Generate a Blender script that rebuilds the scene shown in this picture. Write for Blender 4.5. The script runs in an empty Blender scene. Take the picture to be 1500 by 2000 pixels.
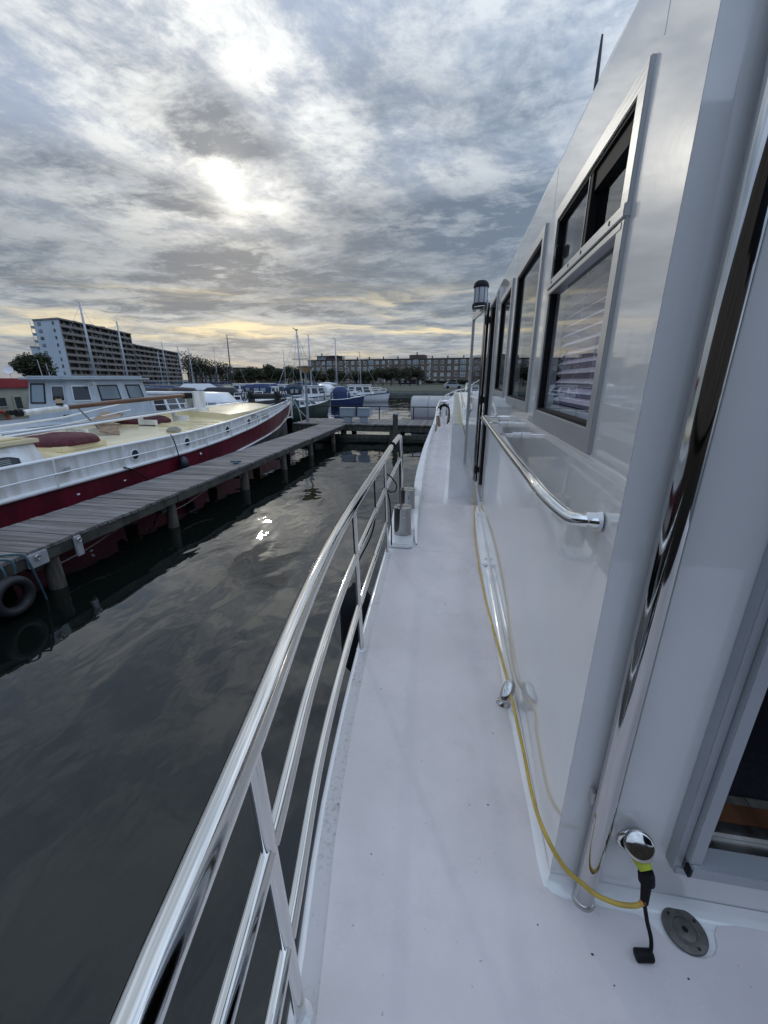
import bpy, bmesh, math, random
from mathutils import Vector, Matrix, noise
random.seed(7)
PI = math.pi
scn = bpy.context.scene
C = scn.collection

# ------------------------------------------------------------------ camera
FPX, HY, VX = 780.0, 742.0, 888.0          # focal length in px of the 1500x2000 photo, horizon row, boat-axis column
PITCH = math.atan((1000 - HY) / FPX)
YAW = math.atan((VX - 750) / FPX * math.cos(PITCH))
EYE = Vector((0, 0, 2.5))
_h = Vector((-math.sin(YAW), math.cos(YAW), 0)); _R = Vector((math.cos(YAW), math.sin(YAW), 0)); _Z = Vector((0, 0, 1))
_F = _h * math.cos(PITCH) - _Z * math.sin(PITCH); _U = _h * math.sin(PITCH) + _Z * math.cos(PITCH)
cam_d = bpy.data.cameras.new('camera'); cam = bpy.data.objects.new('camera', cam_d); C.objects.link(cam)
cam_d.sensor_fit = 'HORIZONTAL'; cam_d.sensor_width = 36; cam_d.lens = 36 * FPX / 1500
cam_d.clip_start = 0.02; cam_d.clip_end = 9000
cam.location = EYE; cam.rotation_euler = (PI / 2 - PITCH, 0, YAW)
scn.camera = cam
def ray(u, v): return _F + _R * ((u - 750) / FPX) - _U * ((v - 1000) / FPX)
def zp(u, v, z): d = ray(u, v); return EYE + d * ((z - EYE.z) / d.z)     # photo pixel -> point on the level z
def xp(u, v, x): d = ray(u, v); return EYE + d * (x / d.x)
def yp(u, v, y): d = ray(u, v); return EYE + d * (y / d.y)
def az_el(u, v):
    d = ray(u, v); return math.atan2(d.x, d.y), math.atan2(d.z, math.hypot(d.x, d.y))

# ------------------------------------------------------------------ view, world
scn.view_settings.view_transform = 'Standard'
try: scn.view_settings.look = 'None'
except Exception: pass
scn.view_settings.exposure = 0.82; scn.view_settings.gamma = 1; scn.view_settings.use_curve_mapping = False
scn.cycles.max_bounces = 8; scn.cycles.glossy_bounces = 5; scn.cycles.transparent_max_bounces = 12
scn.cycles.caustics_reflective = False; scn.cycles.caustics_refractive = False
scn.cycles.sample_clamp_indirect = 4
SUN_AZ, SUN_EL = az_el(450, 362)
SUN = Vector((math.sin(SUN_AZ) * math.cos(SUN_EL), math.cos(SUN_AZ) * math.cos(SUN_EL), math.sin(SUN_EL)))

class N:
    """a scalar shader expression"""
    nt = None
    def __init__(s, sock): s.s = sock
    @staticmethod
    def m(op, *a, clamp=False):
        n = N.nt.nodes.new('ShaderNodeMath'); n.operation = op; n.use_clamp = clamp
        for i, v in enumerate(a):
            if isinstance(v, N): N.nt.links.new(v.s, n.inputs[i])
            else: n.inputs[i].default_value = v
        return N(n.outputs[0])
    def __add__(a, b): return N.m('ADD', a, b)
    __radd__ = __add__
    def __sub__(a, b): return N.m('SUBTRACT', a, b)
    def __rsub__(a, b): return N.m('SUBTRACT', b, a)
    def __mul__(a, b): return N.m('MULTIPLY', a, b)
    __rmul__ = __mul__
    def __truediv__(a, b): return N.m('DIVIDE', a, b)
    def __pow__(a, b): return N.m('POWER', a, b)
def nexp(a): return N.m('EXPONENT', a)
def nclamp(a): return N.m('ADD', a, 0.0, clamp=True)
def nmax(a, b): return N.m('MAXIMUM', a, b)
def smooth(a, lo, hi):
    t = nclamp((a - lo) * (1 / (hi - lo))); return t * t * (3 - 2 * t)
def comb(x, y, z):
    n = N.nt.nodes.new('ShaderNodeCombineXYZ')
    for i, v in enumerate((x, y, z)):
        if isinstance(v, N): N.nt.links.new(v.s, n.inputs[i])
        else: n.inputs[i].default_value = v
    return n.outputs[0]
def noise_n(vec, scale, detail=6, rough=.55, dist=0.0, w=None):
    n = N.nt.nodes.new('ShaderNodeTexNoise'); n.inputs['Scale'].default_value = scale
    n.inputs['Detail'].default_value = detail; n.inputs['Roughness'].default_value = rough; n.inputs['Distortion'].default_value = dist
    if w is not None: n.noise_dimensions = '4D'; n.inputs['W'].default_value = w
    if vec is not None: N.nt.links.new(vec, n.inputs['Vector'])
    return N(n.outputs[0])
def mixc(f, a, b):
    n = N.nt.nodes.new('ShaderNodeMix'); n.data_type = 'RGBA'
    for i, v in ((0, f), (6, a), (7, b)):
        if isinstance(v, N): N.nt.links.new(v.s, n.inputs[i])
        elif isinstance(v, bpy.types.NodeSocket): N.nt.links.new(v, n.inputs[i])
        elif i == 0: n.inputs[0].default_value = v
        else: n.inputs[i].default_value = (*v, 1)
    return n.outputs[2]
def scalec(col, f):
    n = N.nt.nodes.new('ShaderNodeVectorMath'); n.operation = 'SCALE'
    if isinstance(col, bpy.types.NodeSocket): N.nt.links.new(col, n.inputs[0])
    else: n.inputs[0].default_value = col
    if isinstance(f, N): N.nt.links.new(f.s, n.inputs['Scale'])
    else: n.inputs['Scale'].default_value = f
    return n.outputs[0]
def addc(a, b):
    n = N.nt.nodes.new('ShaderNodeVectorMath'); n.operation = 'ADD'
    N.nt.links.new(a, n.inputs[0]); N.nt.links.new(b, n.inputs[1]); return n.outputs[0]

world = bpy.data.worlds.new('World'); scn.world = world; world.use_nodes = True
nt = world.node_tree; N.nt = nt
for n_ in list(nt.nodes): nt.nodes.remove(n_)
wout = nt.nodes.new('ShaderNodeOutputWorld'); bg = nt.nodes.new('ShaderNodeBackground')
nt.links.new(bg.outputs[0], wout.inputs[0])
sky = nt.nodes.new('ShaderNodeTexSky'); sky.sky_type = 'NISHITA'; sky.sun_disc = False
sky.sun_elevation = SUN_EL; sky.sun_rotation = SUN_AZ; sky.air_density = 1.3; sky.dust_density = 1.5
tc = nt.nodes.new('ShaderNodeTexCoord'); sep = nt.nodes.new('ShaderNodeSeparateXYZ')
nt.links.new(tc.outputs['Generated'], sep.inputs[0])
dx, dy, dz = (N(sep.outputs[i]) for i in range(3))
zc = nmax(dz, 0.0) + 0.07
px, py = dx / zc, dy / zc                                   # the flat cloud deck seen in perspective
wv = comb(px, py, 0.0)
w1 = noise_n(wv, .9, 4, .55, w=1.3) - .5; w2 = noise_n(wv, .9, 4, .55, w=7.7) - .5
qx, qy = px + w1 * .45, py + w2 * .45
ca, sa = math.cos(-.30), math.sin(-.30)
rx, ry = px * ca + py * sa, py * ca - px * sa
rx, ry = rx + w1 * .32, ry + w2 * .32
streak = noise_n(comb(rx * 2.9, ry * 2.0, 0.0), 1.0, 11, .67, .12, w=3.1)     # combed high cloud
lumps = noise_n(comb(qx * 1.0, qy * 1.4, 0.0), 2.0, 11, .69, .08, w=5.2)        # ragged low cloud
big = noise_n(comb(px * .8, py * 1.1, 0.0), .62, 3, .5, w=9.4)
cs = nmax(dx * SUN.x + dy * SUN.y + dz * SUN.z, 0.0)
front = cs ** 1.0; glow_m = cs ** 22.0; glow_t = cs ** 420.0; glow_s = cs ** 2400.0
az = N.m('ARCTAN2', dx, dy); el = N.m('ARCSINE', dz)
azw = az + w1 * .05 + (lumps - .5) * .16; elw = el + w2 * .02 + (lumps - .5) * .080 + (streak - .5) * .035
def blob(u, v, su, sv, tilt=0.0, p=1.0):
    a0, e0 = az_el(u, v); ca_, sa_ = math.cos(tilt), math.sin(tilt)
    A, E = azw - a0, elw - e0
    X = (A * ca_ + E * sa_) * (1 / su); Y = (E * ca_ - A * sa_) * (1 / sv)
    return nexp((X * X + Y * Y) * -p)
dark = blob(445, 280, .13, .036, -.16) * 1.35 + blob(260, 372, .17, .030, -.02) * 1.25 + blob(400, 200, .075, .034, -.2) * .95
dark = dark + blob(600, 370, .09, .018, -.1) * .6 + blob(120, 300, .16, .022, -.1) * .30 + blob(30, 450, .14, .03, 0) * .3 + blob(980, 240, .30, .09, -.1) * .42 + blob(760, 180, .14, .05, -.3) * .30
slab = smooth(elw, .41, .31) * smooth(elw, .085, .17) * (smooth(azw, -.75, -.30) * .25 + .75)      # the grey shelf under the sun
slab = slab * (1 - nclamp(blob(470, 400, .12, .055, .1) * 1.1 + blob(200, 420, .2, .03, 0) * .4))
cover = nclamp(dark * 1.05 + smooth(big, .46, .64) * .30)
ragged = smooth(lumps, .40, .60)
thick = nclamp(nmax(cover * (.66 + .5 * ragged), slab * (.74 + .22 * ragged)) + smooth(lumps + (big - .5) * .7, .50, .68) * .40)
wisps = smooth(streak * .52 + (1 - lumps) * .48, .425, .575)
blue_gap = nclamp(blob(20, 160, .20, .060, -.1) * .9 + blob(655, 70, .10, .07, -.2) * .65 + blob(1050, 190, .30, .10, -.2) * .55 + smooth(big + (streak - .5) * .9, .50, .34) * .40) * (1 - thick)
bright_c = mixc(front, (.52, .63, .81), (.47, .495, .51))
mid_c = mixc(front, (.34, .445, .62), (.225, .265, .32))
dark_c = mixc(front, (.21, .28, .40), (.092, .124, .168))
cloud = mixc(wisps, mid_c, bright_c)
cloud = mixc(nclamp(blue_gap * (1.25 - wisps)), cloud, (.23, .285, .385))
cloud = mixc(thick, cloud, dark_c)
cloud = addc(cloud, scalec((.20, .215, .24), thick * smooth(lumps * .6 + streak * .4, .52, .36) * .55))
open_ = (1 - thick * .90)
over = nclamp(nexp((dx * -.47 + dy * .25 + dz * .85 - 1.0) * 9.0))            # the darker cloud that the near water mirrors
cloud = mixc(over * .62, cloud, (.085, .105, .125))
cloud = addc(cloud, scalec((.60, .575, .50), glow_m * open_ * (.05 + wisps * .42)))
cloud = addc(cloud, scalec((1.0, .94, .74), glow_t * (open_ * .20 + .03)))
cloud = addc(cloud, scalec((1.0, .96, .86), glow_s * .60 * (open_ * .6 + .4)))
# low warm light slipping under the cloud shelf
lowb = noise_n(comb(azw * 3.4, el * 34.0 + w1 * 1.2, 0.0), 1.0, 8, .60, .6, w=2.2)
e1, e2, e3 = (el - .098) * (1 / .040), (el - .035) * (1 / .026), (el - .165) * (1 / .03)
lowfade = nexp(e1 * e1 * -1.0) + nexp(e2 * e2 * -1.0) * .85 + nexp(e3 * e3 * -1.0) * .30
warmdir = nclamp(nmax(dx * math.sin(-.36) + dy * math.cos(-.36), 0.0) ** 4.0)
cloud = mixc(nclamp(nexp(nmax(el, 0.0) * -12.0) * .8), cloud, (.26, .30, .345))
cloud = mixc(nclamp(smooth(lowb, .44, .62) * nclamp(lowfade) * warmdir * .70), cloud, (.76, .66, .46))
cloud = mixc(nclamp(smooth(lowb, .53, .66) * nclamp(lowfade) * warmdir * .85), cloud, (1.0, .84, .52))
skyc = scalec(sky.outputs[0], .055)
cloud = mixc(.94, skyc, cloud)
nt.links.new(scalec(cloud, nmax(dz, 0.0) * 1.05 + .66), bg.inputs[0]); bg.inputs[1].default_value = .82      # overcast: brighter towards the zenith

sun_d = bpy.data.lights.new('sun', 'SUN'); sun = bpy.data.objects.new('sun', sun_d); C.objects.link(sun)
sun_d.energy = 0.12; sun_d.angle = math.radians(0.8); sun_d.color = (1, .93, .80)
sun.rotation_euler = (-SUN).to_track_quat('-Z', 'Y').to_euler()

# ------------------------------------------------------------------ materials
def mat(name, col, rough=.5, metal=0.0, var=0.0, vscale=6.0, bump=0.0, bscale=40.0, coat=0.0, stretch=(1, 1, 1), col2=None, spec=.5, obj=False, rvar=0.0, bdist=.01):
    m = bpy.data.materials.new(name); m.use_nodes = True; t = m.node_tree; N.nt = t
    b = t.nodes['Principled BSDF']
    b.inputs['Roughness'].default_value = rough; b.inputs['Metallic'].default_value = metal
    b.inputs['Specular IOR Level'].default_value = spec
    b.inputs['Coat Weight'].default_value = coat; b.inputs['Coat Roughness'].default_value = .035; b.inputs['Coat IOR'].default_value = 1.72
    b.inputs['Base Color'].default_value = (*col, 1)
    tcn = t.nodes.new('ShaderNodeTexCoord'); mp = t.nodes.new('ShaderNodeMapping'); mp.inputs['Scale'].default_value = stretch
    src = tcn.outputs['Object']
    if obj:
        oi = t.nodes.new('ShaderNodeObjectInfo'); ad = t.nodes.new('ShaderNodeVectorMath'); ad.operation = 'MULTIPLY_ADD'
        t.links.new(oi.outputs['Random'], ad.inputs[0]); ad.inputs[1].default_value = (37, 53, 29); t.links.new(src, ad.inputs[2]); src = ad.outputs[0]
    t.links.new(src, mp.inputs[0])
    if var or col2:
        n = noise_n(mp.outputs[0], vscale, 5, .6)
        c2 = col2 or tuple(max(0, c * (1 - var)) for c in col); c1 = col if col2 else tuple(c * (1 + var * .6) for c in col)
        f = smooth(n, .35, .65)
        if obj:
            rn = N(oi.outputs['Random']); f = nclamp(f * .6 + rn * .5)
        t.links.new(mixc(f, c1, c2), b.inputs['Base Color'])
    if rvar:
        n = noise_n(mp.outputs[0], vscale * 1.7, 4, .6)
        t.links.new((nclamp((n - .4) * 2.5) * rvar + rough).s, b.inputs['Roughness'])
    if bump:
        n = noise_n(mp.outputs[0], bscale, 4, .6)
        bn = t.nodes.new('ShaderNodeBump'); bn.inputs['Strength'].default_value = bump; bn.inputs['Distance'].default_value = bdist
        t.links.new(n.s, bn.inputs['Height']); t.links.new(bn.outputs[0], b.inputs['Normal'])
    return m

M = {}
M['gloss'] = mat('gloss_white_paint', (.82, .82, .82), .30, var=.035, vscale=1.5, bump=.16, bscale=9, bdist=.004, coat=1.0)
M['gloss2'] = mat('white_deck_paint', (.87, .87, .87), .22, var=.05, vscale=4, bump=.12, bscale=16, bdist=.004, coat=.5)
M['steel'] = mat('polished_steel', (.80, .79, .77), .045, 1.0, var=.05, vscale=9, bump=.05, bscale=26, bdist=.002, rvar=.07, stretch=(1, .25, 1))
M['steel_v'] = mat('polished_steel_post', (.78, .77, .75), .045, 1.0, var=.05, vscale=9, rvar=.05, stretch=(1, 1, .25))
M['steel_clip'] = mat('polished_clip_steel', (.55, .54, .52), .06, 1.0, var=.05, vscale=12, rvar=.05)
M['tube'] = mat('drawn_steel_tube', (.62, .61, .60), .05, 1.0, var=.12, vscale=8, bump=.22, bscale=46, bdist=.0016, rvar=.10, stretch=(1, 1, .015))
M['bollard'] = mat('bollard_steel', (.36, .355, .345), .06, 1.0, var=.06, vscale=8, rvar=.06, stretch=(1, 1, .2))
M['steel_old'] = mat('weathered_steel', (.60, .585, .56), .26, 1.0, var=.14, vscale=7, rvar=.2, stretch=(1, 1, .3))
M['alu'] = mat('satin_aluminium', (.55, .56, .57), .34, .6, var=.04, vscale=5, bump=.05, bscale=120, stretch=(1, .1, 1))
M['alu_blue'] = mat('anodised_frame', (.43, .45, .48), .42, .3, var=.05, vscale=5, bump=.04, bscale=90)
M['black'] = mat('black_rubber', (.012, .012, .014), .6, var=.2, vscale=20, spec=.18)
M['blackgloss'] = mat('black_gloss', (.012, .012, .016), .22)
M['interior'] = mat('dark_interior', (.035, .028, .024), .7, var=.3, vscale=3)
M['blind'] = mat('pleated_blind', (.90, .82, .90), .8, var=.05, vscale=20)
M['blind2'] = mat('pleated_blind_shade', (.46, .41, .47), .8, var=.05, vscale=20)  # darker copy of the blind; the pleat undersides' shade is in its colour
M['cable'] = mat('yellow_cable', (.56, .38, .065), .42, var=.14, vscale=14)
M['cable_o'] = mat('orange_cable_end', (.60, .27, .06), .45, var=.1)
M['plug'] = mat('yellow_plug', (.50, .56, .045), .4, var=.08, vscale=40)
M['plate'] = mat('dull_cast_plate', (.155, .15, .14), .5, .6, var=.25, vscale=30, bump=.2, bscale=150)
M['wood'] = mat('varnished_wood', (.115, .050, .026), .3, var=.4, vscale=8, stretch=(1, .1, 1))
M['brownboard'] = mat('brown_board', (.26, .17, .11), .6, var=.3, vscale=9)
M['mat'] = mat('dark_doormat', (.010, .011, .020), .95, var=.5, vscale=90, bump=.8, bscale=260)
M['laminate'] = mat('grey_floorboard', (.13, .115, .10), .5, var=.35, vscale=7, stretch=(6, .6, 1), obj=True)
M['hullwhite'] = mat('barge_white', (.82, .83, .84), .3, col2=(.62, .60, .56), vscale=3.2, bump=.12, bscale=4, stretch=(1, 1.6, .22))
M['railwhite'] = mat('barge_rail_white', (.80, .81, .82), .3, var=.05, vscale=3)
M['cream'] = mat('cream_deck_paint', (.76, .66, .42), .22, var=.07, vscale=1.6, bump=.15, bscale=3, coat=.3)
M['red'] = mat('dark_red_hull', (.17, .012, .030), .34, col2=(.10, .012, .022), vscale=2.6, bump=.14, bscale=2.5, stretch=(1, 1.2, .35), rvar=.2)
M['redroof'] = mat('red_roof_paint', (.30, .03, .035), .5, var=.15, vscale=2)
M['tarp'] = mat('burgundy_canvas', (.085, .012, .02), .75, var=.3, vscale=8, bump=.5, bscale=14, bdist=.03)
M['navy'] = mat('navy_hull', (.018, .022, .035), .4, var=.2)
M['bluegrey'] = mat('blue_grey_paint', (.42, .465, .50), .4, var=.09, vscale=2.2, bump=.1, bscale=4)
M['creamwall'] = mat('cream_wall_paint', (.42, .41, .33), .5, var=.08, vscale=2)
M['plankwood'] = mat('weathered_plank', (.235, .22, .215), .78, vscale=4.0, col2=(.085, .078, .076), bump=.5, bscale=14, bdist=.004, stretch=(.35, 6, 2), obj=True)
M['beam'] = mat('dark_wet_timber', (.055, .055, .047), .7, var=.45, vscale=5, bump=.6, bscale=14, stretch=(3, .6, .6), bdist=.01)
M['pile'] = mat('old_pile_timber', (.10, .09, .075), .8, var=.5, vscale=6, bump=.7, bscale=16, stretch=(2, 2, .3), bdist=.01)
M['rope_blue'] = mat('blue_rope', (.035, .085, .11), .7, var=.3, vscale=60)
M['rope'] = mat('pale_rope', (.36, .33, .28), .8, var=.25, vscale=40)
M['tyre'] = mat('worn_tyre', (.016, .017, .021), .6, var=.3, vscale=10)
M['pedestal'] = mat('grey_pedestal', (.25, .29, .34), .5, var=.08)
M['iron'] = mat('dark_iron', (.018, .019, .02), .5, .3)
M['galv'] = mat('galvanised_post', (.26, .28, .31), .5, .3, var=.1)
M['mast'] = mat('mast_aluminium', (.42, .44, .47), .4, .3)
M['mastdark'] = mat('mast_black', (.05, .05, .06), .5)
M['bwhite'] = mat('boat_white', (.74, .76, .78), .3, var=.05, vscale=1.5)
M['bgrey'] = mat('boat_grey_white', (.40, .43, .46), .4, var=.08)
M['bblue'] = mat('boat_blue_canvas', (.016, .035, .11), .7, var=.25, vscale=4)
M['bteal'] = mat('boat_teal_canvas', (.02, .06, .10), .7, var=.25, vscale=4)
M['bblack'] = mat('boat_black_canvas', (.014, .016, .022), .7, var=.25, vscale=4)
M['canvas'] = mat('silver_canvas', (.36, .36, .36), .42, var=.07, vscale=2, bump=.3, bscale=5, bdist=.03)
M['canvasg'] = mat('grey_canvas', (.20, .19, .21), .7, var=.1, vscale=2)
M['green_hull'] = mat('green_hull', (.02, .045, .035), .5)
M['winglass'] = mat('dark_window', (.025, .032, .038), .06, spec=.8)
M['winpale'] = mat('pale_window', (.20, .25, .28), .12, spec=.7, var=.4, vscale=.3)
M['curtain'] = mat('net_curtain', (.32, .35, .35), .7)
M['brick'] = mat('brown_brick', (.140, .108, .088), .85, var=.22, vscale=.6)
M['brick2'] = mat('dark_brick', (.115, .075, .06), .85, var=.22, vscale=.6)
M['tower_gable'] = mat('pale_gable_render', (.46, .53, .60), .7, var=.06, vscale=.12)
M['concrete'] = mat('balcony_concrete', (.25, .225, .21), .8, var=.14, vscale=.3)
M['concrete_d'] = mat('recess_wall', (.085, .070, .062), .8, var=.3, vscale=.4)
M['darkroof'] = mat('dark_roof', (.05, .045, .045), .7)
M['tentroof'] = mat('pale_tent_roof', (.50, .52, .54), .5)
M['leaf'] = mat('leaf_green', (.030, .042, .020), .7, col2=(.062, .072, .030), vscale=.7)
M['leaf2'] = mat('leaf_dull', (.040, .043, .024), .7, col2=(.075, .072, .038), vscale=.7)
M['bark'] = mat('bark', (.05, .042, .035), .9, var=.3)
M['car'] = mat('silver_car_paint', (.42, .45, .47), .25, .3)
M['lampglass'] = mat('lamp_shade_amber', (.50, .36, .22), .4)
M['chip'] = mat('rust_stain', (.05, .03, .022), .8, var=.5, vscale=90)
M['orange'] = mat('lifebuoy_orange', (.42, .10, .06), .6, var=.2, vscale=6)

# deck paint: matt grey lavender with grime along the edge and a speckled non-slip grain
m = mat('nonslip_deck_paint', (.74, .69, .69), .36, var=.06, vscale=2.2, bump=.30, bscale=210, bdist=.0016, spec=.5); M['nonslip'] = m
N.nt = t = m.node_tree; b = t.nodes['Principled BSDF']
tcn = t.nodes.new('ShaderNodeTexCoord')
base = b.inputs['Base Color'].links[0].from_socket
sp = noise_n(tcn.outputs['Object'], 55, 3, .6); grime = smooth(sp, .71, .76)
b2 = noise_n(tcn.outputs['Object'], 5, 4, .6)
t.links.new(mixc(grime * .5, mixc(smooth(b2, .52, .74) * .34, base, (.60, .572, .573)), (.22, .19, .17)), b.inputs['Base Color'])
t.links.new((smooth(b2, .4, .7) * .12 + .19).s, b.inputs['Roughness'])
# edge of the deck with old dirt
m = mat('deck_edge_paint', (.55, .55, .56), .35, bump=.2, bscale=60, bdist=.002); M['edge'] = m
N.nt = t = m.node_tree; b = t.nodes['Principled BSDF']; tcn = t.nodes.new('ShaderNodeTexCoord')
g1 = noise_n(tcn.outputs['Object'], 60, 5, .75); g2 = noise_n(tcn.outputs['Object'], 4, 3, .5)
t.links.new(mixc(smooth(g1 + (g2 - .5) * .5, .50, .74) * .60, (.60, .58, .58), (.25, .22, .19)), b.inputs['Base Color'])

# window glass: clear sheet, mirror-like at a slant
m = bpy.data.materials.new('clear_glass'); m.use_nodes = True; t = m.node_tree; N.nt = t
for n_ in list(t.nodes): t.nodes.remove(n_)
o_ = t.nodes.new('ShaderNodeOutputMaterial'); mx = t.nodes.new('ShaderNodeMixShader'); tr = t.nodes.new('ShaderNodeBsdfTransparent'); gl = t.nodes.new('ShaderNodeBsdfGlossy')
geo = t.nodes.new('ShaderNodeNewGeometry'); dt = t.nodes.new('ShaderNodeVectorMath'); dt.operation = 'DOT_PRODUCT'
t.links.new(geo.outputs['Incoming'], dt.inputs[0]); t.links.new(geo.outputs['Normal'], dt.inputs[1])
fr_ = (1 - N.m('ABSOLUTE', N(dt.outputs['Value']))) ** 3.5 * .72 + .10
tr.inputs[0].default_value = (.94, .95, .96, 1); gl.inputs['Roughness'].default_value = .008; gl.inputs['Color'].default_value = (.95, .97, .98, 1)
t.links.new(fr_.s, mx.inputs[0]); t.links.new(tr.outputs[0], mx.inputs[1]); t.links.new(gl.outputs[0], mx.inputs[2]); t.links.new(mx.outputs[0], o_.inputs[0])
M['glass'] = m

# harbour water
m = bpy.data.materials.new('harbour_water'); m.use_nodes = True; t = m.node_tree; N.nt = t; b = t.nodes['Principled BSDF']
b.inputs['Base Color'].default_value = (.0045, .0065, .0055, 1); b.inputs['Roughness'].default_value = .015; b.inputs['IOR'].default_value = 1.66
tcn = t.nodes.new('ShaderNodeTexCoord'); mp = t.nodes.new('ShaderNodeMapping'); mp.inputs['Scale'].default_value = (1, .62, 1); mp.inputs['Rotation'].default_value = (0, 0, .5)
t.links.new(tcn.outputs['Object'], mp.inputs[0])
a1 = noise_n(mp.outputs[0], 1.15, 2, .4, .6); a2 = noise_n(mp.outputs[0], 3.6, 2, .45, .4); a3 = noise_n(mp.outputs[0], .28, 2, .5)
hgt = a1 * .023 + a2 * .0032 + a3 * .03
bn = t.nodes.new('ShaderNodeBump'); bn.inputs['Strength'].default_value = 1; bn.inputs['Distance'].default_value = 1.0
t.links.new(hgt.s, bn.inputs['Height']); t.links.new(bn.outputs[0], b.inputs['Normal'])
M['water'] = m

# grassy bank
M['grass'] = mat('bank_grass', (.040, .052, .028), .9, col2=(.060, .064, .042), vscale=.15)
M['quay'] = mat('quay_concrete', (.12, .135, .125), .8, var=.25, vscale=.5)

# ------------------------------------------------------------------ geometry helpers
class MB:
    def __init__(s): s.v = []; s.f = []; s.mi = []; s.sm = []
    def quad(s, *p, mi=0, sm=False):
        b = len(s.v); s.v += [Vector(q) for q in p]; s.f.append(tuple(range(b, b + len(p)))); s.mi.append(mi); s.sm.append(sm); return s
    def box(s, a, b, mi=0):
        x0, x1 = sorted((a[0], b[0])); y0, y1 = sorted((a[1], b[1])); z0, z1 = sorted((a[2], b[2]))
        k = len(s.v); s.v += [Vector(p) for p in ((x0,y0,z0),(x1,y0,z0),(x1,y1,z0),(x0,y1,z0),(x0,y0,z1),(x1,y0,z1),(x1,y1,z1),(x0,y1,z1))]
        for f in ((0,3,2,1),(4,5,6,7),(0,1,5,4),(1,2,6,5),(2,3,7,6),(3,0,4,7)): s.f.append(tuple(k + i for i in f)); s.mi.append(mi); s.sm.append(False)
        return s
    def hexa(s, p, mi=0):            # eight corners, bottom 4 then top 4
        k = len(s.v); s.v += [Vector(q) for q in p]
        for f in ((0,3,2,1),(4,5,6,7),(0,1,5,4),(1,2,6,5),(2,3,7,6),(3,0,4,7)): s.f.append(tuple(k + i for i in f)); s.mi.append(mi); s.sm.append(False)
        return s
    def bar(s, a, b, w, h, mi=0, up=(0, 0, 1)):
        a, b = Vector(a), Vector(b); d = (b - a).normalized(); u = Vector(up); r = d.cross(u)
        if r.length < 1e-4: r = d.cross(Vector((1, 0, 0)))
        r.normalize(); u = r.cross(d).normalized(); r *= w / 2; u *= h / 2
        return s.hexa([a - r - u, b - r - u, b + r - u, a + r - u, a - r + u, b - r + u, b + r + u, a + r + u], mi)
    def tube(s, pts, r, n=10, mi=0, caps=True, closed=False):
        pts = [Vector(p) for p in pts]; L = len(pts); rs = r if isinstance(r, (list, tuple)) else [r] * L
        k = len(s.v); prev = None
        for i, p in enumerate(pts):
            if closed: d = pts[(i + 1) % L] - pts[i - 1]
            else: d = pts[min(i + 1, L - 1)] - pts[max(i - 1, 0)]
            d.normalize()
            if prev is None:
                u = Vector((0, 0, 1)) if abs(d.z) < .9 else Vector((1, 0, 0))
            else: u = prev
            a = d.cross(u).normalized(); u = a.cross(d).normalized(); prev = u
            for j in range(n):
                t_ = 2 * PI * j / n; s.v.append(p + (a * math.cos(t_) + u * math.sin(t_)) * rs[i])
        for i in range(L if closed else L - 1):
            for j in range(n):
                q = (i + 1) % L
                s.f.append((k + i * n + j, k + i * n + (j + 1) % n, k + q * n + (j + 1) % n, k + q * n + j)); s.mi.append(mi); s.sm.append(True)
        if caps and not closed:
            s.f.append(tuple(k + j for j in range(n - 1, -1, -1))); s.mi.append(mi); s.sm.append(False)
            s.f.append(tuple(k + (L - 1) * n + j for j in range(n))); s.mi.append(mi); s.sm.append(False)
        return s
    def lathe(s, c, prof, n=24, mi=0, axis=(0, 0, 1), sx=1.0):
        c = Vector(c); ax = Vector(axis).normalized(); u = Vector((1, 0, 0)) if abs(ax.x) < .9 else Vector((0, 1, 0)); a = (u - ax * u.dot(ax)).normalized(); b_ = ax.cross(a)
        k = len(s.v)
        for (r, z) in prof:
            for j in range(n):
                t_ = 2 * PI * j / n; s.v.append(c + ax * z + a * (r * sx * math.cos(t_)) + b_ * (r * math.sin(t_)))
        for i in range(len(prof) - 1):
            for j in range(n):
                s.f.append((k + i * n + j, k + i * n + (j + 1) % n, k + (i + 1) * n + (j + 1) % n, k + (i + 1) * n + j)); s.mi.append(mi); s.sm.append(True)
        for i, rev in ((0, True), (len(prof) - 1, False)):
            if prof[i][0] > 1e-6:
                l = [k + i * n + j for j in range(n)]; s.f.append(tuple(l[::-1] if rev else l)); s.mi.append(mi); s.sm.append(False)
        return s
    def prism(s, poly, z0, z1, mi=0):
        n = len(poly); k = len(s.v); s.v += [Vector((p[0], p[1], z0)) for p in poly] + [Vector((p[0], p[1], z1)) for p in poly]
        s.f.append(tuple(k + i for i in range(n - 1, -1, -1))); s.f.append(tuple(k + n + i for i in range(n)))
        for i in range(n): s.f.append((k + i, k + (i + 1) % n, k + n + (i + 1) % n, k + n + i))
        s.mi += [mi] * (n + 2); s.sm += [False] * (n + 2); return s
    def grid(s, rows, mi=0, sm=True, closed=False):
        k = len(s.v); nr = len(rows); nc = len(rows[0])
        for r in rows: s.v += [Vector(p) for p in r]
        for i in range(nr - 1):
            for j in range(nc if closed else nc - 1):
                j2 = (j + 1) % nc
                s.f.append((k + i * nc + j, k + i * nc + j2, k + (i + 1) * nc + j2, k + (i + 1) * nc + j)); s.mi.append(mi); s.sm.append(sm)
        return s
OFF = {}
def woff(o): return OFF.get(o.name, Vector((0, 0, 0)))
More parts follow.
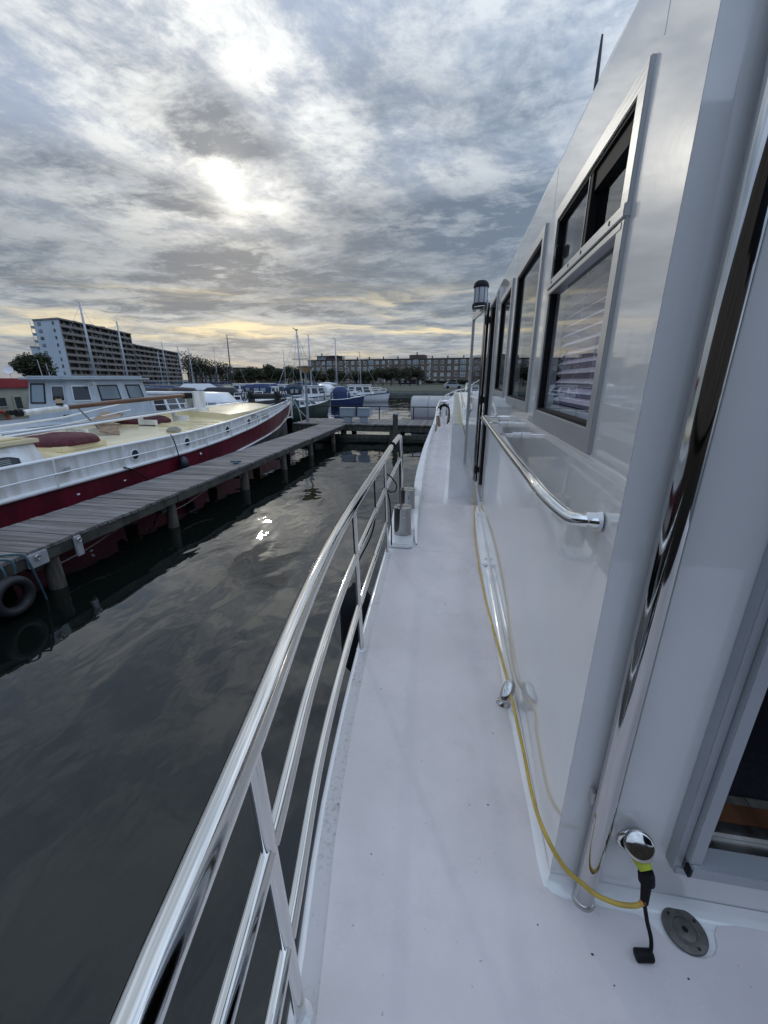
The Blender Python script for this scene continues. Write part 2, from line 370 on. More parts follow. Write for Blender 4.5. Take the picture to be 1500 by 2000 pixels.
def build(name, mb, mats, parent=None, bevel=0.0, tagd=None, loc=None, seg=2):
    off = woff(parent) if parent else Vector((0, 0, 0))
    org = Vector(loc) if loc is not None else off
    me = bpy.data.meshes.new(name); me.from_pydata([tuple(v - org) for v in mb.v], [], mb.f)
    if not isinstance(mats, (list, tuple)): mats = [mats]
    for m_ in mats: me.materials.append(M[m_] if isinstance(m_, str) else m_)
    me.polygons.foreach_set('material_index', mb.mi); me.polygons.foreach_set('use_smooth', mb.sm); me.update()
    bm = bmesh.new(); bm.from_mesh(me); bmesh.ops.remove_doubles(bm, verts=bm.verts, dist=1e-5)
    if len(bm.faces) < 4000: bmesh.ops.recalc_face_normals(bm, faces=bm.faces)
    if bevel:
        es = [e for e in bm.edges if len(e.link_faces) == 2 and e.calc_face_angle(0) > .6]
        bmesh.ops.bevel(bm, geom=es, offset=bevel, segments=seg, affect='EDGES', clamp_overlap=True)
        for f in bm.faces: f.smooth = True
    bm.to_mesh(me); bm.free()
    if bevel or (any(mb.sm) and len(mb.f) < 6000):
        try: me.set_sharp_from_angle(angle=.7 if bevel else 1.15)
        except Exception: pass
    o = bpy.data.objects.new(name, me); C.objects.link(o)
    if parent: o.parent = parent; o.location = org - off
    else: o.location = org
    OFF[o.name] = org
    if tagd: tag(o, **tagd)
    return o
def tag(o, label=None, cat=None, group=None, kind=None):
    if label: o['label'] = label
    if cat: o['category'] = cat
    if group: o['group'] = group
    if kind: o['kind'] = kind
    return o
def thing(name, loc, label, cat, group=None, rz=0.0):
    o = bpy.data.objects.new(name, None); C.objects.link(o); o.location = loc; o.empty_display_size = .2
    OFF[o.name] = Vector(loc); return tag(o, label, cat, group)
def piece(name, me, parent, loc, rot=(0, 0, 0), scale=(1, 1, 1)):
    o = bpy.data.objects.new(name, me); C.objects.link(o); o.parent = parent; o.location = loc; o.rotation_euler = rot; o.scale = scale; return o
def copy_tree(o, parent=None):
    c = o.copy(); C.objects.link(c)
    if parent: c.parent = parent
    for ch in o.children: copy_tree(ch, c)
    return c
def lerp(a, b, t): return a + (b - a) * t
def interp(tab, y):
    if y <= tab[0][0]: return tab[0][1]
    for (y0, v0), (y1, v1) in zip(tab, tab[1:]):
        if y <= y1: return lerp(v0, v1, (y - y0) / (y1 - y0))
    return tab[-1][1]
def spline(pts, n=8):
    pts = [Vector(p) for p in pts]; out = []
    P = [pts[0] * 2 - pts[1]] + pts + [pts[-1] * 2 - pts[-2]]
    for i in range(1, len(P) - 2):
        for k in range(n):
            t_ = k / n; a, b_, c, d = P[i - 1], P[i], P[i + 1], P[i + 2]
            out.append(.5 * ((2 * b_) + (c - a) * t_ + (2 * a - 5 * b_ + 4 * c - d) * t_ ** 2 + (3 * b_ - a - 3 * c + d) * t_ ** 3))
    out.append(pts[-1]); return out

# ================================================================== SETTING
wm = MB()
ys = [-400, 0, 80.2]; wm.quad((-1500, -600, 0), (1500, -600, 0), (1500, 80.6, 0), (-1500, 80.6, 0))
build('water', wm, 'water', tagd=dict(kind='structure'))
gm = MB(); 
gm.quad((-4000, 83, .6), (4000, 83, .6), (4000, 6000, .6), (-4000, 6000, .6)); gm.quad((-4000, 80.6, .35), (4000, 80.6, .35), (4000, 83, .6), (-4000, 83, .6))
gm.quad((-4000, 80.6, -1), (4000, 80.6, -1), (4000, 80.6, .35), (-4000, 80.6, .35))
build('ground', gm, 'grass', tagd=dict(kind='structure'))
qm = MB(); qm.box((-260, 80.0, -1), (260, 80.55, .42))
build('quay_wall', qm, 'quay', tagd=dict(label='long low grey concrete quay wall along the far grass bank', cat='quay wall'))
road = MB(); road.quad((-300, 100, .604), (300, 100, .604), (300, 106, .604), (-300, 106, .604))
M['asphalt'] = mat('asphalt', (.05, .05, .052), .85, var=.2, vscale=.5)
build('road', road, 'asphalt', tagd=dict(kind='structure'))

# ------------------------------------------------------------------ far buildings
def facade_frame(a, b):
    a, b = Vector((a[0], a[1], 0)), Vector((b[0], b[1], 0)); d = b - a; L = d.length; return a, d.normalized(), L
winmesh = {}
def winm(w, h, fr='bwhite', gl='winglass'):
    key = (round(w, 2), round(h, 2), fr, gl)
    if key not in winmesh:
        mb = MB(); t_ = .09
        for a, b_ in (((-w/2, -.06, -h/2), (-w/2 + t_, .04, h/2)), ((w/2 - t_, -.06, -h/2), (w/2, .04, h/2)), ((-w/2 + t_, -.06, h/2 - t_), (w/2 - t_, .04, h/2)), ((-w/2 + t_, -.06, -h/2), (w/2 - t_, .04, -h/2 + t_)), ((-.04, -.05, -h/2 + t_), (.04, .03, h/2 - t_))):
            mb.box(a, b_, 0)
        mb.quad((-w/2 + t_, .0, -h/2 + t_), (w/2 - t_, .0, -h/2 + t_), (w/2 - t_, .0, h/2 - t_), (-w/2 + t_, .0, h/2 - t_), mi=1)
        me = bpy.data.meshes.new('window'); me.from_pydata([tuple(v) for v in mb.v], [], mb.f); me.materials.append(M[fr]); me.materials.append(M[gl])
        me.polygons.foreach_set('material_index', mb.mi); winmesh[key] = me
    return winmesh[key]
def building(name, A, B, depth, z0, z1, wallm, label, cat='building', roofm='darkroof', zadd=.5):
    a, d, L = facade_frame(A, B); n = Vector((-d.y, d.x, 0))
    if n.y < 0: n = -n
    t_ = thing(name, (a.x, a.y, z0), label, cat)
    mb = MB(); p = [a, a + d * L, a + d * L + n * depth, a + n * depth]; mb.prism([(q.x, q.y) for q in p], z0 - .3, z1)
    build('wall', mb, wallm, t_)
    r = MB(); q = [a - d * .25 - n * .25, a + d * (L + .25) - n * .25, a + d * (L + .25) + n * (depth + .25), a + n * (depth + .25) - d * .25]
    r.prism([(s_.x, s_.y) for s_ in q], z1 + .01, z1 + .28); build('roof', r, roofm, t_)
    return t_, a, d, L, n
def put_windows(t_, a, d, n, z0, cells, w, h, fr='bwhite', gls=('winglass', 'winpale', 'curtain')):
    ang = math.atan2(d.y, d.x)
    for (s_, z) in cells:
        gl_ = random.choice(gls); me = winm(w, h, fr, gl_)
        p = a + d * s_ - n * .03; piece('window', me, t_, (p.x - t_.location.x, p.y - t_.location.y, z - t_.location.z), (0, 0, ang))
def pol(azd, D): return (math.sin(math.radians(azd)) * D, math.cos(math.radians(azd)) * D)
# long brick row, four storeys
t_, a, d, L, n = building('apartment_block', pol(-19.6, 212), pol(5.5, 188), 14, .6, 11.4, 'brick', 'long brown brick apartment block, four storeys, with small roof house at its left end')
ang = math.atan2(d.y, d.x)
cells = []; big_c = []
k = 0; s_ = 2.0
while s_ < L - 1.5:
    for st in range(4):
        z = 2.1 + st * 2.68
        if k % 7 == 3: big_c.append((s_, z + .05))
        else: cells.append((s_, z))
    s_ += 3.05; k += 1
put_windows(t_, a, d, n, .6, cells, 1.35, 1.45, gls=('winglass', 'winglass', 'winpale', 'curtain'))
put_windows(t_, a, d, n, .6, [c for c in big_c if c[1] > 4], 2.2, 1.9, gls=('winpale', 'winpale'))
for s_ in (19.5, 41, 60.5, 79):      # rain pipes / stair slots with small pale squares
    for z in (3.3, 6.0, 8.6, 10.6):
        piece('window', winm(.5, .8, 'bwhite', 'curtain'), t_, ((a + d * s_ - n * .03).x - a.x, (a + d * s_ - n * .03).y - a.y, z - .6), (0, 0, ang))
def roofbox(s0, s1, z0, z1, dep, name, matn, off=1.5):
    mb = MB(); p = [a + d * s0 + n * off, a + d * s1 + n * off, a + d * s1 + n * (off + dep), a + d * s0 + n * (off + dep)]
    mb.prism([(q.x, q.y) for q in p], z0, z1); return build(name, mb, matn, t_)
roofbox(4.0, 14.2, 11.69, 13.4, 8, 'roof_house', 'brick2'); roofbox(3.0, 15.4, 13.41, 13.65, 10, 'roof', 'bgrey', .5)
for i in range(3):
    p = a + d * (5.4 + i * 1.3) + n * 1.46; piece('window', winm(1.15, 1.3, 'bwhite', 'winpale'), t_, (p.x - a.x, p.y - a.y, 11.95), (0, 0, ang))
roofbox(50.5, 57.5, 11.69, 13.3, 6, 'roof_house', 'brick2')
for s_ in (6.5, 18, 25, 31, 38, 45, 54, 61, 68, 75):
    mb = MB(); p = a + d * s_ + n * 2; zb = 13.66 if s_ < 15 else (13.31 if 50 < s_ < 58 else 11.69); mb.box((p.x - .25, p.y - .25, zb), (p.x + .25, p.y + .25, zb + 1.1)); build('chimney', mb, 'darkroof', t_)
mb = MB(); p = a + d * 56.5 - n * 1.0; mb.bar(p + Vector((0, 0, 3.3)) - d * 2.2, p + Vector((0, 0, 3.3)) + d * 2.2, 2.0, .22); mb.box((p.x - .5, p.y + .1, .6), (p.x + .5, p.y + .6, 3.1)); build('entrance_canopy', mb, 'bluegrey', t_)
for s_ in (24, 46, 70):
    mb = MB(); q0 = a + d * s_ - n * .05; q1 = a + d * (s_ + 8) - n * .05; mb.quad(q0 + Vector((0, 0, .7)), q1 + Vector((0, 0, .7)), q1 + Vector((0, 0, 2.6)), q0 + Vector((0, 0, 2.6))); build('garage_opening', mb, 'blackgloss', t_)

# small brick blocks and the low row of houses further left
t_, a, d, L, n = building('brick_building', pol(-30.2, 235), pol(-27.1, 232), 10, .6, 8.4, 'brick2', 'small square brown brick building behind the masts, left of the low flat one')
put_windows(t_, a, d, n, .6, [(3.6, 6.6), (8.2, 6.8), (5.6, 3.8), (9.6, 3.8)], 1.3, 1.5)
t_, a, d, L, n = building('brick_building', pol(-26.2, 240), pol(-23.3, 238), 10, .6, 8.2, 'brick2', 'low flat brown brick building peeking over the dark hedge trees')
put_windows(t_, a, d, n, .6, [(3.5, 7.0), (5.4, 7.0), (9.0, 7.0)], 1.2, 1.3)
t_, a, d, L, n = building('row_house', pol(-34.3, 226), pol(-30.4, 228), 9, .6, 5.2, 'brick2', 'dark low row of houses with tiled roof right of the tower wing')
mb = MB(); p = [a, a + d * L, a + d * L + n * 9, a + n * 9]
mb.hexa([p[0] + Vector((0, 0, 5.5)), p[1] + Vector((0, 0, 5.5)), p[2] + Vector((0, 0, 5.5)), p[3] + Vector((0, 0, 5.5)), p[0] + n * 4 + Vector((0, 0, 7.2)), p[1] + n * 4 + Vector((0, 0, 7.2)), p[1] + n * 4.4 + Vector((0, 0, 7.2)), p[0] + n * 4.4 + Vector((0, 0, 7.2))]); build('tiled_roof', mb, 'darkroof', t_)
put_windows(t_, a, d, n, .6, [(1.5 + 2.3 * i, z) for i in range(6) for z in (2.2, 4.3)], 1.0, 1.3)

# the harbour side behind us, seen only in the polished tube
g = MB(); g.box((-80, -75, -1), (120, -26, .5)); build('quay_ground', g, 'quay', tagd=dict(kind='structure'))
t_, a, d, L, n = building('brick_building', (-70, -30), (60, -30), 12, .6, 11.5, 'concrete_d', 'dark brick building on the quay behind the stern, mirrored in the corner tube')
# ------------------------------------------------------------------ the tower with its balconies
P1 = Vector((-147.7, 142.1, 0)); P2 = Vector((-161.8, 194.5, 0)); P3 = Vector((-184.0, 262.0, 0)); P0 = Vector((-161.6, 144.6, 0))
TOP = 24.4; ST = 2.56
def tower(name, A, B, Wv, top, bays, label, gable):
    t_ = thing(name, (A.x, A.y, .6), label, 'building'); d = (B - A); L = d.length; d.normalize(); n = Wv.normalized(); dep = Wv.length
    o_ = n * 1.6                                                # depth of the balconies
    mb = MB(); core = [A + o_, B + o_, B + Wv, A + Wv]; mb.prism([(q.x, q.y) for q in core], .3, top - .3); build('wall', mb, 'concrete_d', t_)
    mb = MB(); r_ = [A - d * .4 - n * .3, B + d * .3 - n * .3, B + Wv + d * .3, A + Wv - d * .4]; mb.prism([(q.x, q.y) for q in r_], top - .29, top + .25); build('roof', mb, 'concrete', t_)
    ns = int((top - .6) / ST)
    for k in range(ns):
        z = top - .3 - (k + 1) * ST
        mb = MB(); q = [A + d * .42, B, B + o_ * .98, A + d * .42 + o_ * .98]; mb.prism([(p.x, p.y) for p in q], z, z + .22)
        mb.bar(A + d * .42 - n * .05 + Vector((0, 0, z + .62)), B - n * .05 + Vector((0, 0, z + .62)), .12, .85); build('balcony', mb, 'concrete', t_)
    for i in range(bays + 1):
        p = A + d * (L * i / bays); fin = MB(); w_ = .18
        if i == 0: p = p + d * .62
        if i == bays: p = p - d * .3
        fin.bar(p + o_ * .5 + Vector((0, 0, .6)), p + o_ * .5 + Vector((0, 0, top - .32)), w_, 1.75, up=n); build('dividing_wall', fin, 'concrete', t_)
    ang = math.atan2(d.y, d.x); bw = L / bays
    for i in range(bays):
        for k in range(ns):
            z = top - .3 - (k + .5) * ST + .05
            for f in (.3, .72):
                gl_ = random.choice(('winglass', 'winglass', 'winpale', 'curtain')); wq = random.choice((1.2, 1.5, .9)) * bw / 6
                p = A + d * (bw * (i + f)) + n * 1.53
                piece('window', winm(wq, 1.5, 'bwhite' if gl_ == 'curtain' else 'concrete', gl_), t_, (p.x - A.x, p.y - A.y, z - .6), (0, 0, ang))
    if gable:
        mb = MB(); g = [A - d * .05, A + d * .38, A + Wv + d * .38, A + Wv - d * .05]; mb.prism([(q.x, q.y) for q in g], .3, top - .28); build('gable_wall', mb, 'tower_gable', t_)
        ga = math.atan2(n.y, n.x)
        for k in range(ns):
            z = top - .3 - (k + .5) * ST + .1
            for f, w_ in ((.22, .9), (.78, 1.9)):
                p = A + Wv * f - d * .1; piece('window', winm(w_, 1.15, 'iron', random.choice(('winpale', 'winglass'))), t_, (p.x - A.x, p.y - A.y, z - .6), (0, 0, ga))
            mb = MB(); p = A + Wv * 1.02 - d * .1; mb.box((p.x - 1.2, p.y - .2, z - 1.5), (p.x - .1, p.y + 1.6, z - 1.3)); mb.bar(p + Vector((-1.2, 0, z - .9)), p + Vector((-1.2, 1.6, z - .9)), .08, .9); mb.box((p.x - 1.25, p.y - .15, z - 1.3), (p.x - 1.15, p.y - .05, z + 1.0)); build('end_balcony', mb, 'tower_gable', t_)
    return t_
tower('apartment_tower', P1, P2, P0 - P1, TOP, 8, 'tall slab tower with pale blue gable wall and rows of brown balconies', True)
tower('apartment_tower_wing', P2 + (P2 - P1).normalized() * .5, P3, (P0 - P1), 19.6, 11, 'lower balcony wing continuing behind the tall slab tower', False)
t_, a, d, L, n = building('grey_building', pol(-48.9, 262), pol(-46.6, 262), 12, .6, 17.2, 'tower_gable', 'pale grey block half hidden left of the tall tower above a tree')

# ------------------------------------------------------------------ trees
def crown_mesh(seed, w, h, n, leaf, matn, blobs=9):
    rnd = random.Random(seed); mb = MB(); bl = []
    for _ in range(blobs):
        a_ = rnd.uniform(0, 2 * PI); r_ = rnd.uniform(0, .62) * w / 2; bl.append((Vector((math.cos(a_) * r_, math.sin(a_) * r_, rnd.uniform(-.32, .36) * h)), rnd.uniform(.20, .34) * w))
    for _ in range(n):
        c, r_ = rnd.choice(bl); v = Vector((rnd.gauss(0, 1), rnd.gauss(0, 1), rnd.gauss(0, .8))); v = v.normalized() * r_ * rnd.uniform(.55, 1.12); p = c + v
        a1 = Vector((rnd.gauss(0, 1), rnd.gauss(0, 1), rnd.gauss(0, 1))).normalized(); a2 = a1.cross(Vector((rnd.gauss(0, 1), rnd.gauss(0, 1), rnd.gauss(0, 1)))).normalized(); s = leaf * rnd.uniform(.6, 1.4)
        mb.quad(p - a1 * s, p + a2 * s * .6, p + a1 * s, p - a2 * s * .6)
    me = bpy.data.meshes.new('crown'); me.from_pydata([tuple(v) for v in mb.v], [], mb.f); me.materials.append(M[matn]); return me
def trunk_mesh(seed, h):
    rnd = random.Random(seed); mb = MB(); mb.tube([(0, 0, -.2), (.05, .05, h * .4), (0, 0, h * .8)], [.22, .17, .09], 7)
    for _ in range(6):
        a_ = rnd.uniform(0, 2 * PI); z = rnd.uniform(.35, .65) * h; mb.tube([(0, 0, z), (math.cos(a_) * h * .14, math.sin(a_) * h * .14, z + h * .15), (math.cos(a_) * h * .24, math.sin(a_) * h * .24, z + h * .3)], [.09, .06, .025], 5)
    me = bpy.data.meshes.new('trunk'); me.from_pydata([tuple(v) for v in mb.v], [], mb.f); me.materials.append(M['bark']); return me
CR = [crown_mesh(1, 7.5, 6, 2600, .30, 'leaf'), crown_mesh(2, 7.5, 5.6, 2600, .30, 'leaf2'), crown_mesh(3, 7.5, 6.5, 2600, .30, 'leaf', 7), crown_mesh(4, 7.5, 6.5, 900, .26, 'leaf2', 8)]
TR = [trunk_mesh(1, 5), trunk_mesh(2, 5)]
def tree(u, D, h, w, k, label, group='trees along the far shore'):
    az_ = az_el(u, 742)[0]; t_ = thing('tree', (math.sin(az_) * D, math.cos(az_) * D, .6), label, 'tree', group)
    t_.rotation_euler.z = random.uniform(0, 6)
    piece('trunk', TR[k % 2], t_, (0, 0, 0), (0, 0, 0), (h / 7, h / 7, h / 7)); piece('crown', CR[k], t_, (0, 0, h * .60), (0, 0, 0), (w / 7.5, w / 7.5, h / 9.2))
spots = []
ORD = 'first second third fourth fifth sixth seventh eighth ninth tenth'.split()
def row_of(us, D, hs, w, ks, what):
    for i, u in enumerate(us):
        spots.append((u, D, hs[i % len(hs)], w, ks[i % len(ks)], ORD[i] + ' from the left of ' + what))
row_of([500 + 13 * i + random.uniform(-3, 3) for i in range(8)], 150, (6.2, 5.6, 6.6, 6.0, 5.5), 7.0, (0, 1, 2), 'the eight dark bushy trees left of the brick apartment block')
row_of((612, 632, 648, 668, 692, 712, 728), 152, (5.2, 4.7, 5.6, 5.0), 6.0, (0, 1, 2), 'the low dark trees before the block left of its entrance')
row_of((748, 764, 782, 800, 816), 146, (6.6, 6.9, 6.3), 6.6, (1,), 'the broad brownish trees hiding the middle of the block')
row_of((840, 862, 884, 905), 175, (1.9,), 5.5, (0, 1, 2), 'the small round shrubs at the right foot of the block')
row_of((372, 384, 396, 410, 424, 436), 215, (13.5, 12.5, 12, 10.5, 10, 9.5), 12, (3,), 'the airy trees rising behind the dark row of houses')
row_of((58, 72, 86), 160, (9.0, 8.2, 8.8), 9.5, (0, 1, 2), 'the green trees at the left foot of the tower')
row_of((452, 470, 486), 170, (5.0, 5.4, 4.6), 6.5, (1, 2, 0), 'the small dark trees before the square brick building')
for sp_ in spots: tree(*sp_)

# far parked car on the bank, seen between bow rail and door
def car(loc, rz):
    t_ = thing('parked_car', loc, 'silver hatchback parked on the far bank just above the bow rail', 'car'); t_.rotation_euler.z = rz
    def P(n_, mb, m_):
        me = bpy.data.meshes.new(n_); me.from_pydata([tuple(v) for v in mb.v], [], mb.f); [me.materials.append(M[q]) for q in m_]; me.polygons.foreach_set('material_index', mb.mi)
        return piece(n_, me, t_, (0, 0, 0))
    body = MB(); pr = [(-2.1, .35), (2.1, .35), (2.15, .75), (1.2, .92), (.6, 1.42), (-1.3, 1.45), (-2.0, .95), (-2.15, .8)]
    n_ = len(pr); rows = [[(x, y, z) for x, z in pr] for y in (-.85, .85)]; body.grid(rows, closed=True, sm=False); body.quad(*rows[0]); body.quad(*rows[1][::-1]); P('body', body, ['car'])
    w = MB()
    for y in (-.86, .86): w.quad((-1.5, y, 1.0), (1.0, y, 1.0), (.5, y, 1.36), (-1.2, y, 1.38))
    P('window', w, ['winglass'])
    for x in (-1.3, 1.3):
        for y in (-.8, .8):
            wh = MB(); wh.lathe((x, y - .1, .32), [(.32, 0), (.32, .2)], 14, axis=(0, 1, 0)); P('wheel', wh, ['black'])
pc = zp(885, 758.5, .6); car((pc.x, 98.0, .62), .1)

# ================================================================== MARINA BOATS
def loft(mb, L, B, free, rise, keel=-.25, n=12, mi=0, stern=.82, stemrake=.5, fine=2.3):
    rows = []
    for i in range(n + 1):
        t_ = i / n; b_ = B / 2 * (lerp(stern, 1, min(1, t_ / .35)) if t_ < .35 else max(0.02, 1 - ((t_ - .35) / .65) ** fine))
        z = free + rise * t_ ** 2.2; y = -L / 2 + L * t_
        rk = stemrake * max(0, (t_ - .6) / .4) ** 2
        rows.append([(-b_, y + rk * .6, z), (-b_ * .93, y + rk * .3, z * .45), (-b_ * .72, y, keel), (b_ * .72, y, keel), (b_ * .93, y + rk * .3, z * .45), (b_, y + rk * .6, z)])
    mb.grid(rows, mi=mi); mb.quad(*rows[0][::-1], mi=mi)
    return rows
def P_(name, mb, mats, parent, smooth=False):
    me = bpy.data.meshes.new(name); me.from_pydata([tuple(v) for v in mb.v], [], mb.f)
    if not isinstance(mats, (list, tuple)): mats = [mats]
    for m_ in mats: me.materials.append(M[m_])
    me.polygons.foreach_set('material_index', mb.mi); me.polygons.foreach_set('use_smooth', mb.sm)
    bm = bmesh.new(); bm.from_mesh(me); bmesh.ops.remove_doubles(bm, verts=bm.verts, dist=1e-5); bmesh.ops.recalc_face_normals(bm, faces=bm.faces); bm.to_mesh(me); bm.free()
    o = bpy.data.objects.new(name, me); C.objects.link(o); o.parent = parent; return o
def cabin(parent, y0, y1, w, z0, h, lean=.12, front=.45, wallm='bwhite', glass='winglass', npan=3, roofover=.08, roofm=None):
    mb = MB(); a = w / 2; b_ = a - lean
    mb.hexa([(-a, y0, z0), (a, y0, z0), (a * .9, y1, z0), (-a * .9, y1, z0), (-b_, y0 + .1, z0 + h), (b_, y0 + .1, z0 + h), (b_ * .9, y1 - front, z0 + h), (-b_ * .9, y1 - front, z0 + h)]); P_('cabin', mb, wallm, parent)
    for s_ in (-1, 1):
        for k in range(npan):
            f0, f1 = (k + .12) / npan, (k + .88) / npan; g = MB(); q = []
            for f, zz in ((f0, .35), (f1, .35), (f1, .84), (f0, .84)):
                ylo, yhi = lerp(y0, y1, f), lerp(y0 + .1, y1 - front, f); x = lerp(lerp(a, a * .9, f), lerp(b_, b_ * .9, f), zz); q.append((s_ * (x + .012), lerp(ylo, yhi, zz), z0 + h * zz))
            g.quad(*q); P_('window', g, glass, parent)
    for yy, yt, nm, sc in ((y1, y1 - front, 1, .9), (y0, y0 + .1, -1, 1)):
        for k in range(2):
            g = MB(); q = []
            for f, zz in ((-.86 + k * .96, .38), (-.86 + k * .96 + .8, .38), (-.86 + k * .96 + .8, .86), (-.86 + k * .96, .86)):
                q.append((lerp(a, b_, zz) * sc * f, lerp(yy, yt, zz) + nm * .015, z0 + h * zz))
            g.quad(*q); P_('windscreen', g, glass, parent)
    r = MB(); r.prism([(-b_ - roofover, y0 - .05), (b_ + roofover, y0 - .05), (b_ * .9 + roofover, y1 - front + .15), (-b_ * .9 - roofover, y1 - front + .15)], z0 + h + .005, z0 + h + .075); P_('cabin_roof', r, roofm or wallm, parent)
def canopy(parent, y0, y1, w, z0, z1, matn='bblue', nwin=2):
    mb = MB(); prof = [(-1, 0), (-1.02, .55), (-.85, .88), (-.4, 1), (.4, 1), (.85, .88), (1.02, .55), (1, 0)]
    rows = [[(w / 2 * x * sc, y, z0 + (z1 - z0) * z * sh) for x, z in prof] for y, sc, sh in ((y0, .95, .82), (y0 + .3, 1, .97), ((y0 + y1) / 2, 1, 1), (y1 - .5, .95, .96), (y1, .85, .45))]
    mb.grid(rows); mb.quad(*rows[0]); mb.quad(*rows[-1][::-1]); P_('canopy', mb, matn, parent)
    for s_ in (-1, 1):
        for k in range(nwin):
            g = MB(); ya = lerp(y0 + .35, y1 - .6, k / nwin) + .1; yb = lerp(y0 + .35, y1 - .6, (k + 1) / nwin) - .1
            g.quad(*[(s_ * (w / 2 * 1.03 + .01), y, z) for y, z in ((ya, z0 + .2 * (z1 - z0)), (yb, z0 + .2 * (z1 - z0)), (yb, z0 + .56 * (z1 - z0)), (ya, z0 + .56 * (z1 - z0)))]); P_('canopy_window', g, 'curtain', parent)
def rail_boat(parent, L, B, z, y0, h=.5, m_='railwhite', n=6):
    for s_ in (-1, 1):
        pts = []
        for i in range(n + 1):
            t_ = lerp(y0 / L + .5, .97, i / n); b_ = B / 2 * max(.05, 1 - (max(0, t_ - .35) / .65) ** 2.3) * .94; pts.append((s_ * b_, -L / 2 + L * t_, z + .25 * t_))
        g = MB(); g.tube([(x, y, zz + h) for x, y, zz in pts], .025, 5); [g.tube([p, (p[0], p[1], p[2] + h)], .02, 4) for p in pts[::2]]; P_('guard_rail', g, m_, parent)
def mast_on(parent, y, z0, h, lean=0.0, m_='mast', B=2.4, L=8, boom=2.8, spread=.62, sail='bblue', r=.075):
    g = MB(); g.tube([(0, y, z0), (lean * .5, y - .05, z0 + h * .5), (lean, y - .1, z0 + h)], [r, r * .9, r * .62], 7); mo = P_('mast', g, m_, parent)
    g = MB(); g.bar((-.7, y - .05, z0 + h * spread), (.7, y - .05, z0 + h * spread), .07, .05); P_('spreader', g, m_, parent)
    g = MB(); g.bar((lean, y - .1, z0 + h), (lean, y - .45, z0 + h + .12), .03, .03); g.bar((lean - .12, y - .1, z0 + h + .03), (lean + .12, y - .1, z0 + h + .03), .03, .06); P_('mast_head', g, 'mastdark', parent)
    for a in ((-B / 2 + .1, y - .2), (B / 2 - .1, y - .2), (0, L / 2 - .2), (0, -L / 2 + .2)):
        g = MB(); g.tube([(a[0], a[1], z0 - .3), (lean, y - .1, z0 + h * .97)], .013, 4, caps=False); P_('stay', g, 'mast', parent)
    if boom:
        g = MB(); g.tube([(0, y - .1, z0 + 1.0), (0, y - boom * .5, z0 + 1.12), (0, y - boom, z0 + .95)], [.10, .15, .08], 8); P_('furled_sail', g, sail, parent)
def place(u, v, label, cat, rz, name, zz=0.0, D=None):
    if D: az_ = az_el(u, 742)[0]; p = Vector((math.sin(az_) * D, math.cos(az_) * D, 0))
    else: p = zp(u, v, 0)
    t_ = thing(name, (0, 0, 0), label, cat, 'boats moored in the marina'); t_.location = p; t_.rotation_euler.z = math.radians(rz); return t_
def motor(u, v, L, B, label, rz=-90, hullm='bwhite', kind='cabin', canm='bblue', cabm='bwhite', free=.75, D=None):
    t_ = place(u, v, label, 'motorboat', rz, 'motor_boat', D=D)
    mb = MB(); rows = loft(mb, L, B, free, .35); P_('hull', mb, hullm, t_)
    dk = MB(); dk.grid([[(r[0][0] * .985, r[0][1], r[0][2] - .04), (r[-1][0] * .985, r[-1][1], r[-1][2] - .04)] for r in rows], sm=False); P_('deck', dk, 'bwhite' if hullm != 'bwhite' else 'bgrey', t_)
    st = MB()
    for s_ in (0, -1): st.tube([(r[s_][0] * 1.012, r[s_][1], r[s_][2] - .03) for r in rows], .045, 5)
    P_('rubbing_strake', st, 'bblue' if hullm == 'bwhite' else 'bwhite', t_)
    if kind == 'cabin': cabin(t_, -L * .28, L * .22, B * .78, free - .02, 1.15, wallm=cabm)
    if kind == 'both': cabin(t_, -L * .05, L * .26, B * .76, free, .85, wallm=cabm); canopy(t_, -L * .45, -L * .04, B * .82, free, free + 1.3, canm)
    if kind == 'canopy': canopy(t_, -L * .42, L * .12, B * .86, free, free + 1.15, canm, 3); cabin(t_, L * .12, L * .34, B * .6, free, .35, wallm=cabm, npan=2)
    rail_boat(t_, L, B, free, L * .05)
    return t_
def sail(u_top, v_top, u_base, D, label, L=8.5, B=2.7, rz=-60, hullm='bwhite', mastm='mast', canm='bblue', r=.08, can=True, boom=2.8, spread=.62):
    a0 = az_el(u_base, 752)[0]; t_ = place(0, 0, label, 'sailboat', rz, 'sailing_boat', D=None) if False else None
    p = Vector((math.sin(a0) * D, math.cos(a0) * D, 0))
    t_ = thing('sailing_boat', (0, 0, 0), label, 'sailboat', 'boats moored in the marina'); t_.rotation_euler.z = math.radians(rz)
    ym = L * .08; R_ = Matrix.Rotation(math.radians(rz), 3, 'Z'); t_.location = p - R_ @ Vector((0, ym, 0))
    d = ray(u_top, v_top); top = EYE + d * (p.length / math.hypot(d.x, d.y)); h = top.z - .95
    mb = MB(); rows = loft(mb, L, B, .8, .3, stemrake=.9, fine=2.0); P_('hull', mb, hullm, t_)
    dk = MB(); dk.grid([[(r_[0][0] * .985, r_[0][1], r_[0][2] - .03), (r_[-1][0] * .985, r_[-1][1], r_[-1][2] - .03)] for r_ in rows], sm=False); P_('deck', dk, 'bgrey', t_)
    cabin(t_, -L * .12, L * .24, B * .62, .78, .42, wallm='bwhite', front=.7)
    if can: canopy(t_, -L * .36, -L * .12, B * .7, .78, 1.65, canm, 1)
    off = (top - Vector((p.x, p.y, top.z))); lx = (R_.transposed() @ Vector((off.x, off.y, 0)))
    mast_on(t_, ym, .95, h, max(-.5, min(.5, lx.x)), mastm, B, L, boom, spread, canm, r)
    rail_boat(t_, L, B, .8, -L * .4, .5)
    return t_
sail(167, 592, 191, 62, 'sailboat with tallest mast at left, in front of the balcony tower', rz=-50, r=.16, L=10)
